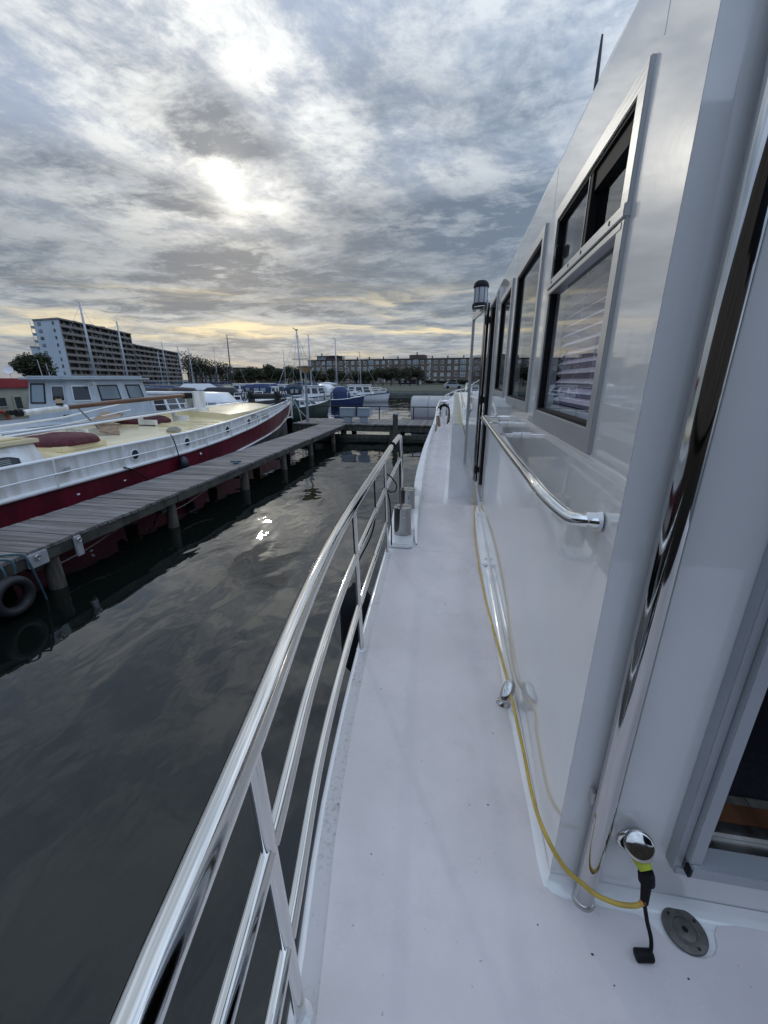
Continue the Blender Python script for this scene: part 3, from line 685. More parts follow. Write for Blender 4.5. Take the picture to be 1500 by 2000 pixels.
sail(230, 628, 253, 64, 'sailboat whose mast crosses the right end of the balcony tower', rz=-60, r=.13, L=9.5, canm='bteal')
sail(317, 668, 330, 88, 'sailboat with pale mast before the tower wing, left of the pale tent roof', rz=-75, L=8, canm='bteal')
sail(311, 687, 319, 84, 'sailboat with short double stays in front of the tower wing', rz=-75, L=7.5, hullm='bblue', r=.06)
sail(347, 677, 359, 78, 'sailboat with mast standing at the right end of the tower wing', rz=-100, L=8, canm='bteal')
sail(369, 681, 379, 80, 'sailboat with mast against the airy trees behind the tent roof', rz=-80, L=8)
sail(415, 680, 427, 90, 'sailboat with thin pale mast left of the black mast', rz=-70, L=7.5, r=.06)
sail(448, 655, 453, 84, 'sailboat with tall black mast before the square brick building', rz=-95, mastm='mastdark', r=.12, L=9, boom=3.2)
sail(553, 684, 559, 96, 'sailboat with mast rising from the dark clump of trees', rz=-80, L=8, r=.08)
sail(578, 645, 591, 29, 'near sailboat with tall mast just left of the lamp post', rz=-20, L=6.0, B=2.2, r=.065, canm='bteal', hullm='green_hull', boom=2.0)
sail(605, 655, 608.5, 62, 'sailboat whose mast stands just right of the lamp post', rz=-88, L=8.5, r=.10)
sail(651.5, 662, 659, 60, 'sailboat with white furled sail behind the blue hulled boat', rz=-80, L=8, r=.09, canm='bwhite')
sail(703.5, 689, 705, 58, 'white sailboat farthest right in the marina, bow towards open water', rz=-92, L=7.2, B=2.5, r=.055, canm='bteal', boom=0)
motor(622, 788, 5.2, 2.3, 'white cabin cruiser with large windows right of the lamp post', rz=-78, kind='cabin', free=.7)
motor(655, 784, 4.6, 2.2, 'white open backed cruiser beside the blue hull', rz=-96, kind='both', canm='bwhite', D=48)
motor(676, 786, 2.9, 1.7, 'dark blue hulled boat with blue canvas cover', rz=-80, hullm='bblue', kind='canopy', D=40)
motor(708, 782, 6.0, 2.4, 'white cruiser with blue windows ending the row at open water', rz=-88, kind='cabin', D=50)
motor(596, 783, 5.0, 2.2, 'pale low cruiser half behind the lamp post', rz=-70, kind='both', canm='bblack', D=52)
motor(425, 781, 7.0, 2.6, 'motorboat under a long white cover behind the barge bow', rz=-76, kind='canopy', canm='bwhite', D=24)
motor(452, 775, 5.5, 2.4, 'motorboat with black canvas hood behind the barge bow', rz=-70, kind='canopy', canm='bblack', D=40)
motor(402, 772, 6.2, 2.5, 'motorboat with black hood just behind the white tabernacle', rz=-60, kind='both', canm='bblack', D=30)
motor(312, 808, 5.2, 2.3, 'white cruiser with sloping windscreen right of the grey wheelhouse', rz=-96, kind='cabin', D=23)
motor(352, 785, 5.6, 2.4, 'open boat with black canvas roof left of the white tabernacle', rz=-80, kind='both', canm='bblack', D=29)
motor(300, 770, 6.0, 2.5, 'motorboat with teal canopy right behind the grey wheelhouse', rz=-80, hullm='bgrey', kind='canopy', canm='bteal', D=44)
motor(335, 765, 6.0, 2.5, 'motorboat with bright blue canopy between masts', rz=-70, kind='canopy', canm='bblue', D=56)
motor(510, 764, 6.0, 2.4, 'small blue covered boat in the far row left of the dark trees', rz=-90, kind='canopy', canm='bblue', D=66)
motor(535, 766, 6.5, 2.5, 'white cruiser in the far row above the barge bow', rz=-80, kind='both', D=58)
motor(566, 768, 5.6, 2.3, 'low white motorboat in the far row beside the near mast', rz=-70, kind='cabin', D=56)
motor(553, 762, 5.6, 2.3, 'blue hooded motorboat behind the far row of boats', rz=-95, kind='canopy', canm='bblue', D=72)
motor(520, 760, 7.6, 2.6, 'grey and white motorboat in the farthest row', rz=-85, kind='cabin', D=76)
motor(630, 760, 7.6, 2.6, 'grey motorboat behind the white cabin cruiser', rz=-85, kind='both', D=70, canm='bteal')
motor(480, 762, 6.6, 2.6, 'white cabin motorboat right of the black mast', rz=-75, kind='cabin', D=68)
motor(585, 764, 6.6, 2.6, 'pale blue hooded motorboat behind the near sailboat', rz=-75, kind='canopy', D=66, canm='bblue')
# long boat tent
t_ = thing('boat_tent', (0, 0, 0), 'long pale tent roof sheltering boats left of the black mast', 'tent'); pa = pol(math.degrees(az_el(342, 752)[0]), 74); pb = pol(math.degrees(az_el(432, 752)[0]), 74)
a, d, L = facade_frame(pa, pb); n = Vector((-d.y, d.x, 0)); t_.location = a
g = MB(); g.hexa([(a + d * x + n * y + Vector((0, 0, z))) - a for x, y, z in ((0, 0, 1.0), (L, 0, 1.0), (L, 6, 1.0), (0, 6, 1.0), (1.2, 1.5, 1.9), (L - 1.6, 1.5, 1.9), (L - 1.6, 4.5, 1.9), (1.2, 4.5, 1.9))]); P_('tent_roof', g, 'tentroof', t_)
g = MB(); q = [Vector(p) for p in ((0, 0, 0), tuple(d * L), tuple(d * L + n * 6), tuple(n * 6))]; g.prism([(p.x, p.y) for p in q], .1, .99); P_('tent_side', g, 'bgrey', t_)
# marina piles
pil = MB(); pil.tube([(0, 0, -1), (0, 0, 1.25)], .11, 8)
for i, (u, v, w_) in enumerate(((411, 792, 'left of the barge bow'), (614, 788, 'at the stern of the white cruiser'), (634, 789, 'right of the white cruiser'), (648, 790, 'left of the blue hulled boat'), (682, 783, 'behind the blue hulled boat'), (702, 783, 'left of the last white cruiser'), (710, 783, 'before the window of the last white cruiser'), (600, 792, 'against the lamp post foot'))):
    p = zp(u, v, 0); t_ = thing('mooring_pile', (p.x, p.y, 0), 'dark timber mooring pile standing in the water ' + w_, 'mooring pile', 'mooring piles in the marina'); P_('shaft', pil, 'pile', t_)
# floating pontoon line in front of the quay
g = MB(); g.box((-20.5, 70, .02), (2, 71.6, .42)); build('pontoon', g, 'quay', tagd=dict(label='long low floating pontoon in front of the far quay, right of the last cruiser', cat='pontoon'))
for i in range(6):
    pass

# ================================================================== JETTY AND CROSS WALKWAY
JX0, JX1, JZ = -6.12, -4.72, .62
jet = thing('jetty', (-5.4, 9, 0), 'long weathered plank jetty between the dark red barge and open water', 'jetty')
def shared(name, mb, matn, org):
    me = bpy.data.meshes.new(name); me.from_pydata([tuple(v - Vector(org)) for v in mb.v], [], mb.f); me.materials.append(M[matn]); return me
pl = MB(); pl.box((-.575, -.066, -.045), (.575, .066, 0)); bmp = shared('plank', pl, 'plankwood', (0, 0, 0))
bm = bmesh.new(); bm.from_mesh(bmp); bmesh.ops.bevel(bm, geom=[e for e in bm.edges if abs(e.verts[0].co.z) < 1e-4 and abs(e.verts[1].co.z) < 1e-4], offset=.006, segments=1, affect='EDGES'); bm.to_mesh(bmp); bm.free()
y = -1.0
while y < 17.75:
    piece('plank', bmp, jet, (-5.295 - jet.location.x + random.uniform(-.012, .012), y - 9, JZ + random.uniform(-.004, .003)), (random.uniform(-.008, .008), random.uniform(-.003, .003), random.uniform(-.004, .004))); y += .1415
g = MB(); yy = -1.1
while yy < 17.7:
    y2 = min(yy + 3.6, 17.7); g.box((-4.80, yy + .01, JZ - .185), (-4.73, y2 - .01, JZ - .05)); g.box((-5.86, yy + .01, JZ - .185), (-5.78, y2 - .01, JZ - .05)); yy = y2
build('edge_beam', g, 'beam', jet, bevel=.006)
for yy in (1.2, 3.62, 5.85, 8.48, 10.8, 13.15, 15.9):
    g = MB(); g.box((-5.88, yy - .065, JZ - .31), (-4.83, yy + .065, JZ - .19)); build('cross_beam', g, 'beam', jet, bevel=.008)
    for x, r_ in ((-4.84, .095), (-5.72, .105)):
        g = MB(); g.tube([(x, yy + .16, -1.4), (x, yy + .16, .1), (x, yy + .16, JZ - (.19 if x > -5 else .31))], [r_ * 1.08, r_, r_ * .92], 12); build('support_pile', g, 'pile', jet)
g = MB(); g.box((-4.729, 3.42, JZ - .20), (-4.69, 3.66, JZ - .03)); build('end_plate', g, 'alu_blue', jet, bevel=.01)
g = MB(); g.box((-4.729, 4.02, JZ - .30), (-4.69, 4.12, JZ - .03)); build('end_plate', g, 'alu_blue', jet, bevel=.01)
for yy in (3.52, 4.07):
    g = MB(); ring = [(-4.672, yy + .028 * math.cos(t), JZ - .08 + .028 * math.sin(t)) for t in [i * PI / 6 for i in range(12)]]; g.tube(ring, .008, 6, closed=True); build('ring_bolt', g, 'steel_old', jet)

# hanging tyre and blue rope
ty = thing('tyre_fender', (-4.62, 3.12, .2), 'worn black tyre hanging as fender from the near end of the jetty', 'tyre')
rows = []
for i in range(36):
    a_ = 2 * PI * i / 36; c_ = Vector((0, math.cos(a_), math.sin(a_)))
    rows.append([Vector((-4.63, 3.12, .26)) + c_ * (.175 + .052 * math.cos(b_)) + Vector((.07 * math.sin(b_), 0, 0)) for b_ in [2 * PI * j / 12 for j in range(12)]])
rows.append(rows[0]); g = MB(); g.grid(rows, closed=True); build('tyre', g, 'tyre', ty)
g = MB(); g.tube(spline([(-4.63, 3.12, .42), (-4.66, 3.13, .58), (-4.80, 3.16, .645), (-5.1, 3.18, .64)], 6), .012, 7); build('hanging_rope', g, 'rope_blue', ty)
rp = thing('blue_rope', (-4.66, 3.4, .6), 'blue rope looped over the near end of the jetty and hanging down beside the tyre', 'rope')
g = MB(); g.tube(spline([(-5.4, 3.0, JZ + .018), (-5.1, 3.18, JZ + .02), (-4.74, 3.36, JZ + .02), (-4.655, 3.38, JZ - .03), (-4.65, 3.42, .36), (-4.68, 3.47, .12), (-4.70, 3.50, -.05)], 8), .013, 8); build('rope', g, 'rope_blue', rp)
g = MB(); g.tube(spline([(-5.4, 2.95, JZ + .018), (-5.0, 3.08, JZ + .02), (-4.72, 3.22, JZ + .02), (-4.65, 3.24, JZ - .03), (-4.64, 3.22, .48)], 8), .012, 8); build('rope', g, 'rope_blue', rp)
ky = thing('slack_rope', (-4.9, 5, .3), 'pale slack rope sagging along the dark underside of the jetty', 'rope')
g = MB(); g.tube(spline([(-4.95, 3.8, .22), (-4.98, 4.4, .24), (-4.98, 5.0, .33), (-4.98, 5.6, .36), (-4.98, 6.4, .22), (-4.98, 7.4, .34)], 8), .010, 6); build('rope', g, 'rope', ky)
g = MB(); g.lathe((-5.0, 8.62, JZ + .002), [(.05, 0), (.07, .01), (.045, .05), (.02, .055)], 10); g.tube([(-5.12, 8.6, JZ + .05), (-4.88, 8.66, JZ + .05)], .02, 6)
build('mooring_cleat', g, 'rope_blue', tagd=dict(label='small blue cleat with rope wound round it on the jetty planks', cat='cleat'))

WY0, WY1 = 17.75, 20.3
wk = thing('cross_walkway', (-1, 19, 0), 'wide plank walkway crossing behind the jetty with a black handrail', 'walkway')
x = -7.15; k = 0; pw = MB(); pw.box((-.069, -(WY1 - WY0) / 2, -.05), (.069, (WY1 - WY0) / 2, 0)); pwm = shared('plank', pw, 'plankwood', (0, 0, 0))
while x < 9:
    piece('plank', pwm, wk, (x + 1, (WY0 + WY1) / 2 - 19 + random.uniform(-.01, .01), JZ + .0 + random.uniform(-.004, .004)), (0, random.uniform(-.01, .01), 0)); x += .146
for yy, z0, z1 in ((WY0 + .05, JZ - .32, JZ - .055), (WY1 - .12, JZ - .32, JZ - .055), (WY0 + .02, -.02, .16)):
    g = MB(); g.box((-7.2, yy, z0), (9, yy + .09, z1)); build('long_beam', g, 'beam', wk, bevel=.006)
for x in (-6.9, -4.9, -2.43, -.2, 2.2, 4.6):
    for yy in (WY0 + .25, WY1 - .3):
        g = MB(); g.tube([(x, yy, -1.5), (x, yy, JZ - .33)], .13, 10); build('support_pile', g, 'beam', wk)
hr = build('handrail', MB().bar((-7.1, 20.15, 1.24), (6, 20.15, 1.24), .05, .045), 'iron', wk)
for x in (-7.05, -5.4, -3.62, -1.91, -.2, 1.5, 3.2):
    g = MB(); g.bar((x, 20.15, JZ), (x, 20.15, 1.217), .045, .045, up=(0, 1, 0)); build('rail_post', g, 'iron', wk)
t_ = thing('mooring_pile', (-2.44, 17.45, 0), 'thick dark mooring pile with pale cap in front of the cross walkway', 'mooring pile')
g = MB(); g.tube([(-2.44, 17.5, -1.5), (-2.44, 17.5, 1.08)], .115, 14); build('shaft', g, 'beam', t_); g = MB(); g.lathe((-2.44, 17.5, 1.081), [(.12, 0), (.12, .05), (.09, .075), (0, .08)], 14); build('cap', g, 'galv', t_)
g = MB(); g.box((-2.68, 17.34, -.05), (-2.2, 17.40, .40)); build('fixing_plate', g, 'beam', t_)
for i, x in enumerate((-4.82, -4.06)):
    t_ = thing('service_pedestal', (x, 18.5, JZ), ('left' if i == 0 else 'right') + ' one of the two pale grey service pedestals on the cross walkway', 'pedestal', 'service pedestals on the walkway')
    w_ = .34 if i == 0 else .27
    g = MB(); g.box((x - .17, 18.38, JZ), (x + .17, 18.62, JZ + .27)); build('stand', g, 'pedestal', t_, bevel=.01)
    g = MB(); g.box((x - w_, 18.33, JZ + .272), (x + w_, 18.67, JZ + .64)); build('box', g, 'pedestal', t_, bevel=.02)
    g = MB(); g.box((x - w_ - .012, 18.31, JZ + .642), (x + w_ + .012, 18.69, JZ + .665)); build('lid', g, 'bgrey', t_)
lp = thing('lamp_post', (-6.76, 18.5, JZ), 'grey lamp post with funnel shaped shade on the walkway beside the barge bow', 'lamp post')
g = MB(); g.tube([(-6.78, 18.5, JZ), (-6.77, 18.5, 1.6), (-6.76, 18.5, 2.78)], [.075, .06, .045], 12); build('post', g, 'galv', lp)
g = MB(); g.lathe((-6.76, 18.5, 2.78), [(.05, 0), (.10, .03), (.36, .26)], 24); build('shade', g, 'lampglass', lp)
g = MB(); g.lathe((-6.76, 18.5, 3.041), [(.44, 0), (.42, .03), (.12, .07), (0, .075)], 24); build('lamp_hat', g, 'iron', lp)
pw_ = MB()

# covered boat beyond the walkway
cb = thing('covered_boat', (.6, 23.4, 0), 'boat under a silver barrel shaped canvas cover behind the walkway', 'boat')
g = MB(); x0, x1 = -2.25, 3.6; prof = [(22.0, .62), (21.98, 1.05), (22.12, 1.42), (22.45, 1.60), (23.3, 1.66), (24.2, 1.60), (24.5, 1.42), (24.66, 1.05), (24.64, .62)]
rows = [[(x, 23.3 + (y_ - 23.3) * s_, z) for y_, z in prof] for x, s_ in ((x0, 1), (x0 + .9, 1.0), (x0 + .92, 1.006), (x0 + .96, 1.0), (x0 + 3, 1), (x1, .95))]
g.grid(rows); g.quad(*rows[0]); build('canvas_cover', g, 'canvas', cb)
g = MB(); g.tube([(x0 + .93, 23.3 + (y_ - 23.3) * 1.012, z + .006) for y_, z in prof], .02, 6); build('cover_seam', g, 'galv', cb)
g = MB(); g.box((x0 + .05, 21.99, .30), (x1, 24.6, .615)); build('side_flap', g, 'canvasg', cb)
g = MB(); g.hexa([(x0 - .5, 22.2, -.2), (x1 + 1, 22.2, -.2), (x1 + 1, 24.4, -.2), (x0 - .5, 24.4, -.2), (x0 - .75, 21.93, .295), (x1 + 1.5, 21.93, .295), (x1 + 1.5, 24.7, .295), (x0 - .75, 24.7, .295)]); build('hull', g, 'navy', cb)

# ================================================================== RED BARGE
bg_ = thing('barge', (-8.6, 8, 0), 'dark red and white Dutch barge with cream hatch deck moored along the jetty', 'barge')
HW = [(-4, 2.15), (9, 2.18), (11, 2.06), (13, 1.80), (15, 1.48), (16.5, 1.20), (18, .88), (19.3, .56), (20.3, .27), (20.8, .1), (21, .02)]
ZR = [(-4, 1.25), (9.5, 1.26), (12.9, 1.37), (15.9, 1.46), (18.5, 1.52), (21, 1.57)]
ZS = [(-4, .79), (7, .80), (9.4, .82), (13.2, .95), (15.8, 1.10), (17.8, 1.24), (19.5, 1.34), (21, 1.44)]
ZB = [(-4, .1), (10, .16), (11.5, .30), (15, .38), (18, .48), (21, .62)]
YS = [-4, -2, 0, 2, 3.5, 5, 6.5, 8, 9, 10, 11, 12, 13, 14, 15, 16, 17, 17.6, 18.2, 18.8, 19.3, 19.8, 20.3, 20.8, 21]
BX = -8.6
def hwf(y):
    v = interp(HW, y); return v
def both(fn):
    for s_ in (1, -1): fn(s_)
def strip(zf0, zf1, in0, in1, nm, m_, y0=-4, thick=None, sides=(1, -1)):
    for s_ in sides:
        g = MB(); rows = []
        for y in YS:
            if y < y0: continue
            w0 = max(.0, hwf(y) - in0(y) if callable(in0) else hwf(y) - in0); w1 = max(.0, hwf(y) - (in1(y) if callable(in1) else in1))
            r = [(BX + s_ * w0, y, zf0(y)), (BX + s_ * lerp(w0, w1, .5), y, lerp(zf0(y), zf1(y), .5)), (BX + s_ * w1, y, zf1(y))]
            if thick: r += [(BX + s_ * max(0, w1 - thick), y, zf1(y)), (BX + s_ * max(0, w0 - thick), y, zf0(y))]
            rows.append(r)
        g.grid(rows); build(nm, g, m_, bg_)
zr = lambda y: interp(ZR, y); zs = lambda y: interp(ZS, y); zb = lambda y: interp(ZB, y)
rake = lambda y: .30 + max(0, (y - 17)) * .12
strip(lambda y: -.5, lambda y: zb(y) - .03, lambda y: rake(y) + .1, lambda y: rake(y) * .5, 'lower_hull', 'navy')
strip(lambda y: zb(y) + .03 if y > 11 else zb(y) - .03, lambda y: zs(y) - .02, lambda y: rake(y) * .5, .04, 'red_hull_side', 'red')
strip(lambda y: zs(y) + .02, lambda y: zr(y), .05, .06, 'bulwark', 'hullwhite', thick=.05, sides=(1,))
strip(lambda y: zs(y) + .02, lambda y: zr(y), .05, .06, 'bulwark', 'navy', thick=.05, sides=(-1,))
for s_ in (1, -1):
    g = MB(); g.tube([(BX + s_ * (hwf(y) - .015), y, zs(y)) for y in YS], .042, 8); build('rubbing_strake', g, 'railwhite', bg_)
    g = MB(); g.tube([(BX + s_ * max(0, hwf(y) - rake(y) * .5 + .01), y, zb(y)) for y in YS if y >= 11], .035, 8); build('lower_strake', g, 'railwhite', bg_)
    g = MB(); g.tube([(BX + s_ * (hwf(y) + .012), y, zr(y) + .012) for y in YS], .030, 8); build('rail_cap', g, 'railwhite', bg_)
    g = MB(); g.tube([(BX + s_ * (hwf(y) + .05), y, lerp(zs(y), zr(y), .5)) for y in YS if y < 19], .015, 7); build('middle_rail', g, 'railwhite', bg_)
    yy = 5.45
    while yy < 19.4:
        if s_ > 0 or yy > 11:
            g = MB(); x_ = BX + s_ * (hwf(yy) + .04); g.tube([(x_ - s_ * .02, yy, zs(yy)), (x_, yy + .01, zr(yy))], .017, 6); build('stanchion', g, 'railwhite', bg_)
        yy += 1.45 if yy < 11 else 1.25
g = MB(); g.grid([[(BX - (hwf(y) - .1), y, min(zr(y) - .25, 1.0 + max(0, y - 10) * .03)), (BX + (hwf(y) - .1), y, min(zr(y) - .25, 1.0 + max(0, y - 10) * .03))] for y in YS], sm=False); build('deck', g, 'hullwhite', bg_)
# hatch roof, cream, running forward; second hatch
def camber(y0, y1, hw_, zedge, zc, nm, m_, side=None, n=8, zf=None):
    g = MB(); rows = []
    for i in range(7):
        y = lerp(y0, y1, i / 6); zz = (zf(y) if zf else 0)
        hh = min(hw_, hwf(y) - .22); rows.append([(BX + hh * (2 * j / n - 1), y, zz + zedge + (zc - zedge) * (1 - (2 * j / n - 1) ** 2)) for j in range(n + 1)])
    g.grid(rows)
    o = build(nm, g, m_, bg_); g = MB()
    base_ = .95
    for s_ in (-1, 1): g.grid([[(BX + s_ * min(hw_, hwf(y) - .22), y, base_), (BX + s_ * min(hw_, hwf(y) - .22), y, zedge + (zf(y) if zf else 0))] for y in [lerp(y0, y1, i / 6) for i in range(7)]], sm=False)
    for y in (y0, y1):
        hh = min(hw_, hwf(y) - .22); g.quad(*([(BX - hh, y, base_)] + [(BX + hh * (2 * j / n - 1), y, (zf(y) if zf else 0) + zedge + (zc - zedge) * (1 - (2 * j / n - 1) ** 2)) for j in range(n + 1)] + [(BX + hh, y, base_)]))
    build('hatch_side', g, side or m_, bg_)
camber(5.72, 15.2, 2.0, 1.215, 1.30, 'hatch_roof', 'cream', zf=lambda y: max(0, y - 9.5) * .018)
camber(12.2, 16.4, 1.5, 1.44, 1.52, 'fore_hatch', 'cream', zf=lambda y: max(0, y - 12) * .012)
for y in (9.9, 10.4, 11.0): 
    g = MB(); g.box((BX - 1.7, y, 1.30), (BX + 1.8, y + .04, 1.33)); build('hatch_batten', g, 'cream', bg_)
# portholes on the white side
for u, v in ((263, 888), (364, 862), (434, 838), (489, 817), (515, 805)):
    p = xp(u, v, -6.47 if u < 400 else -6.75); y = p.y; z = lerp(zs(y), zr(y), .5) + .0; x_ = BX + hwf(y) - .045
    g = MB(); g.lathe((x_, y, z), [(.125, 0), (.125, .015), (.095, .022), (.095, .002)], 18, axis=(1, -.05, 0)); ph = build('porthole', g, 'railwhite', bg_)
    g = MB(); g.lathe((x_, y, z), [(.094, 0), (.094, .008)], 16, axis=(1, -.05, 0)); build('porthole_glass', g, 'winglass', ph)
for u, v in ((151, 964), (242, 937), (391, 886)):
    p = xp(u, v, BX + 2.18 - .1); g = MB(); g.lathe(p, [(.035, 0), (.035, .02)], 10, axis=(1, 0, .3)); build('hull_outlet', g, 'bwhite', bg_)
p = xp(132, 918, -6.44); g = MB(); g.box(p - Vector((0, .05, .05)), p + Vector((.015, .05, .05))); build('nameplate', g, 'alu', bg_)
g = MB(); p = xp(504, 808, -7.05); x_ = BX + hwf(15.0); g.bar((BX + hwf(14.4) - .035, 14.4, zr(14.4) - .24), (BX + hwf(15.2) - .035, 15.2, zr(15.2) - .24), .02, .14); build('nameplate', g, 'alu', bg_)
# aft cabin with arched window
g = MB(); g.hexa([(-10.7, -2, .95), (-6.56, -2, .95), (-6.56, 5.62, .95), (-10.7, 5.62, .95), (-10.6, -2, 1.53), (-6.72, -2, 1.53), (-6.72, 5.50, 1.53), (-10.6, 5.50, 1.53)]); build('cabin_wall', g, 'hullwhite', bg_, bevel=.015)
g = MB(); g.prism([(-10.65, -2), (-6.66, -2), (-6.66, 5.56), (-10.65, 5.56)], 1.532, 1.60); g.prism([(-10.5, -2), (-6.8, -2), (-6.8, 5.42), (-10.5, 5.42)], 1.602, 1.63); build('cabin_roof', g, 'cream', bg_, bevel=.01)
g = MB(); g.tube([(-6.95, 1, 1.63), (-6.95, 1.02, 1.70), (-6.95, 5.0, 1.70), (-6.95, 5.02, 1.63)], .015, 7); build('cabin_handrail', g, 'railwhite', bg_)
def arch(y0, y1, z0, z1, x, n=8, sag=.05):
    return [(x, y0, z0), (x, y1, z0)] + [(x, lerp(y1, y0, i / n), z1 + sag * (1 - (2 * i / n - 1) ** 2)) for i in range(n + 1)]
g = MB(); o1 = arch(4.62, 5.22, 1.06, 1.38, 0, sag=.06); i1 = arch(4.69, 5.15, 1.11, 1.34, 0, sag=.05); 
def wx(z): return -6.56 - .16 * (z - .95) / .58
for k in range(len(o1)):
    a_, b_, c_, d_ = o1[k], o1[(k + 1) % len(o1)], i1[(k + 1) % len(o1)], i1[k]; g.quad(*[(wx(q[2]) + .03, q[1], q[2]) for q in (a_, b_, c_, d_)]); g.quad(*[(wx(q[2]) + e, q[1], q[2]) for q, e in ((a_, .0), (b_, .0), (b_, .03), (a_, .03))])
wf_ = build('cabin_window', g, 'railwhite', bg_); g = MB(); g.quad(*[(wx(q[2]) + .012, q[1], q[2]) for q in i1]); build('pane', g, 'winglass', wf_)
for k in range(9):
    z = 1.125 + k * .026; g = MB(); g.box((wx(z) + .014, 4.71, z), (wx(z) + .019, 5.02, z + .013)); build('blind_slat', g, 'curtain', wf_)
# burgundy covered skylight
def lump(cx, cy, rx_, ry_, z0, h, nm, m_, seed):
    g = MB(); rows = []
    for i in range(8):
        f = i / 7; rr = (1 - f ** 3.2) ** .5 if f < 1 else 0.02; rows.append([(cx + rx_ * rr * math.copysign(abs(math.cos(a_)) ** .6, math.cos(a_)), cy + ry_ * rr * math.copysign(abs(math.sin(a_)) ** .6, math.sin(a_)), z0 + h * f + .02 * noise.noise(Vector((math.cos(a_) * 2, math.sin(a_) * 2 + seed, f * 4)))) for a_ in [2 * PI * j / 28 for j in range(28)]])
    g.grid(rows, closed=True); return build(nm, g, m_, bg_)
g = MB(); g.prism([(-8.1, 6.15), (-6.95, 6.15), (-6.95, 7.15), (-8.1, 7.15)], 1.24, 1.34); build('skylight_base', g, 'cream', bg_, bevel=.01)
lump(-7.5, 6.65, .60, .52, 1.335, .20, 'skylight_cover', 'tarp', 1)
lump(-8.9, 10.6, .7, .5, 1.33, .20, 'hatch_cover', 'tarp', 5)
g = MB(); g.bar((-8.75, 8.9, 1.42), (-9.6, 10.3, 1.60), .5, .03, up=(.3, -.2, 1)); build('leaning_board', g, 'brownboard', bg_)
g = MB(); g.bar((-7.75, 8.1, 1.34), (-8.2, 8.6, 1.48), .4, .02, up=(.6, -.2, 1)); build('leaning_board', g, 'brownboard', bg_)
for i, (x, z) in enumerate(((-8.05, 1.50), (-8.2, 1.52), (-8.36, 1.50))):
    g = MB(); g.tube([(x, 5.9 + i * .3, z), (x - .1, 9.2, z + .07), (x - .2, 12.2, z + .12)], .03, 8); build('spar', g, 'railwhite' if i != 1 else 'galv', bg_)
for i, (x, z, zz) in enumerate(((-9.3, 1.52, .35), (-9.3, 1.35, .3))):
    g = MB(); g.tube([(x, 5.6, z), (x - .1, 8.5, z + .1), (x - .15, 10.8, z + zz)], .022, 8); build('far_handrail', g, 'railwhite', bg_)
for y in (7.7, 9.9, 11.3):
    g = MB(); g.box((-8.5, y, 1.25), (-7.98, y + .10, 1.46)); g.box((-8.5, y, 1.46), (-8.4, y + .10, 1.56)); build('spar_crutch', g, 'hullwhite', bg_, bevel=.006)
# lowered mast and tabernacle
g = MB(); g.tube([xp(46, 806, -8.5), xp(130, 796, -8.5)], [.055, .06], 12); build('mast_tip', g, 'hullwhite', bg_)
g = MB(); g.tube([xp(130, 796, -8.5), xp(250, 783, -8.5), xp(368, 772, -8.5)], [.05, .058, .062], 12); build('lowered_mast', g, 'wood', bg_)
p0 = xp(46, 806, -8.5)
g = MB(); g.lathe(p0 + Vector((0, -.1, 0)), [(.07, -.05), (.075, .05)], 12, axis=(0, 1, 0)); build('mast_pulley', g, 'black', bg_)
g = MB(); g.lathe(p0 + Vector((.05, -.3, .02)), [(.05, -.04), (.05, .04)], 10, axis=(1, 0, 0)); g.tube([p0 + Vector((.02, -.12, 0)), p0 + Vector((.02, -.3, .02))], .015, 6); build('mast_pulley', g, 'black', bg_)
p0 = xp(128, 796, -8.5)
for dz_, nm, m_, r_ in ((.06, 'lantern_base', 'black', .07), (.10, 'lantern_glass', 'lampglass', .055), (.20, 'lantern_cap', 'black', .065)):
    g = MB(); g.lathe(p0 + Vector((0, -.12, dz_)), [(r_, 0), (r_, .035 if 'glass' not in nm else .099), (r_ * .5, .05 if 'glass' not in nm else .0995)], 12); build(nm, g, m_, bg_)
g = MB(); g.tube([xp(152, 797, -8.5), (-8.5, 8.65, 1.32)], .022, 8); build('mast_crutch', g, 'galv', bg_)
ty0 = xp(372, 770, -8.5)
g = MB()
for x in (-8.66, -8.38): g.box((x - .035, ty0.y - .05, 1.3), (x + .035, ty0.y + .55, 2.14))
g.box((-8.62, ty0.y + .38, 1.3), (-8.42, ty0.y + .5, 2.05)); build('tabernacle', g, 'hullwhite', bg_, bevel=.01)
g = MB(); g.box((-8.85, ty0.y - .12, 1.36), (-8.2, ty0.y + .45, 1.62)); build('mast_step', g, 'hullwhite', bg_, bevel=.01)
g = MB(); g.box((-8.62, ty0.y - .35, 1.93), (-8.42, ty0.y + .1, 2.10)); build('mast_heel', g, 'black', bg_, bevel=.01)
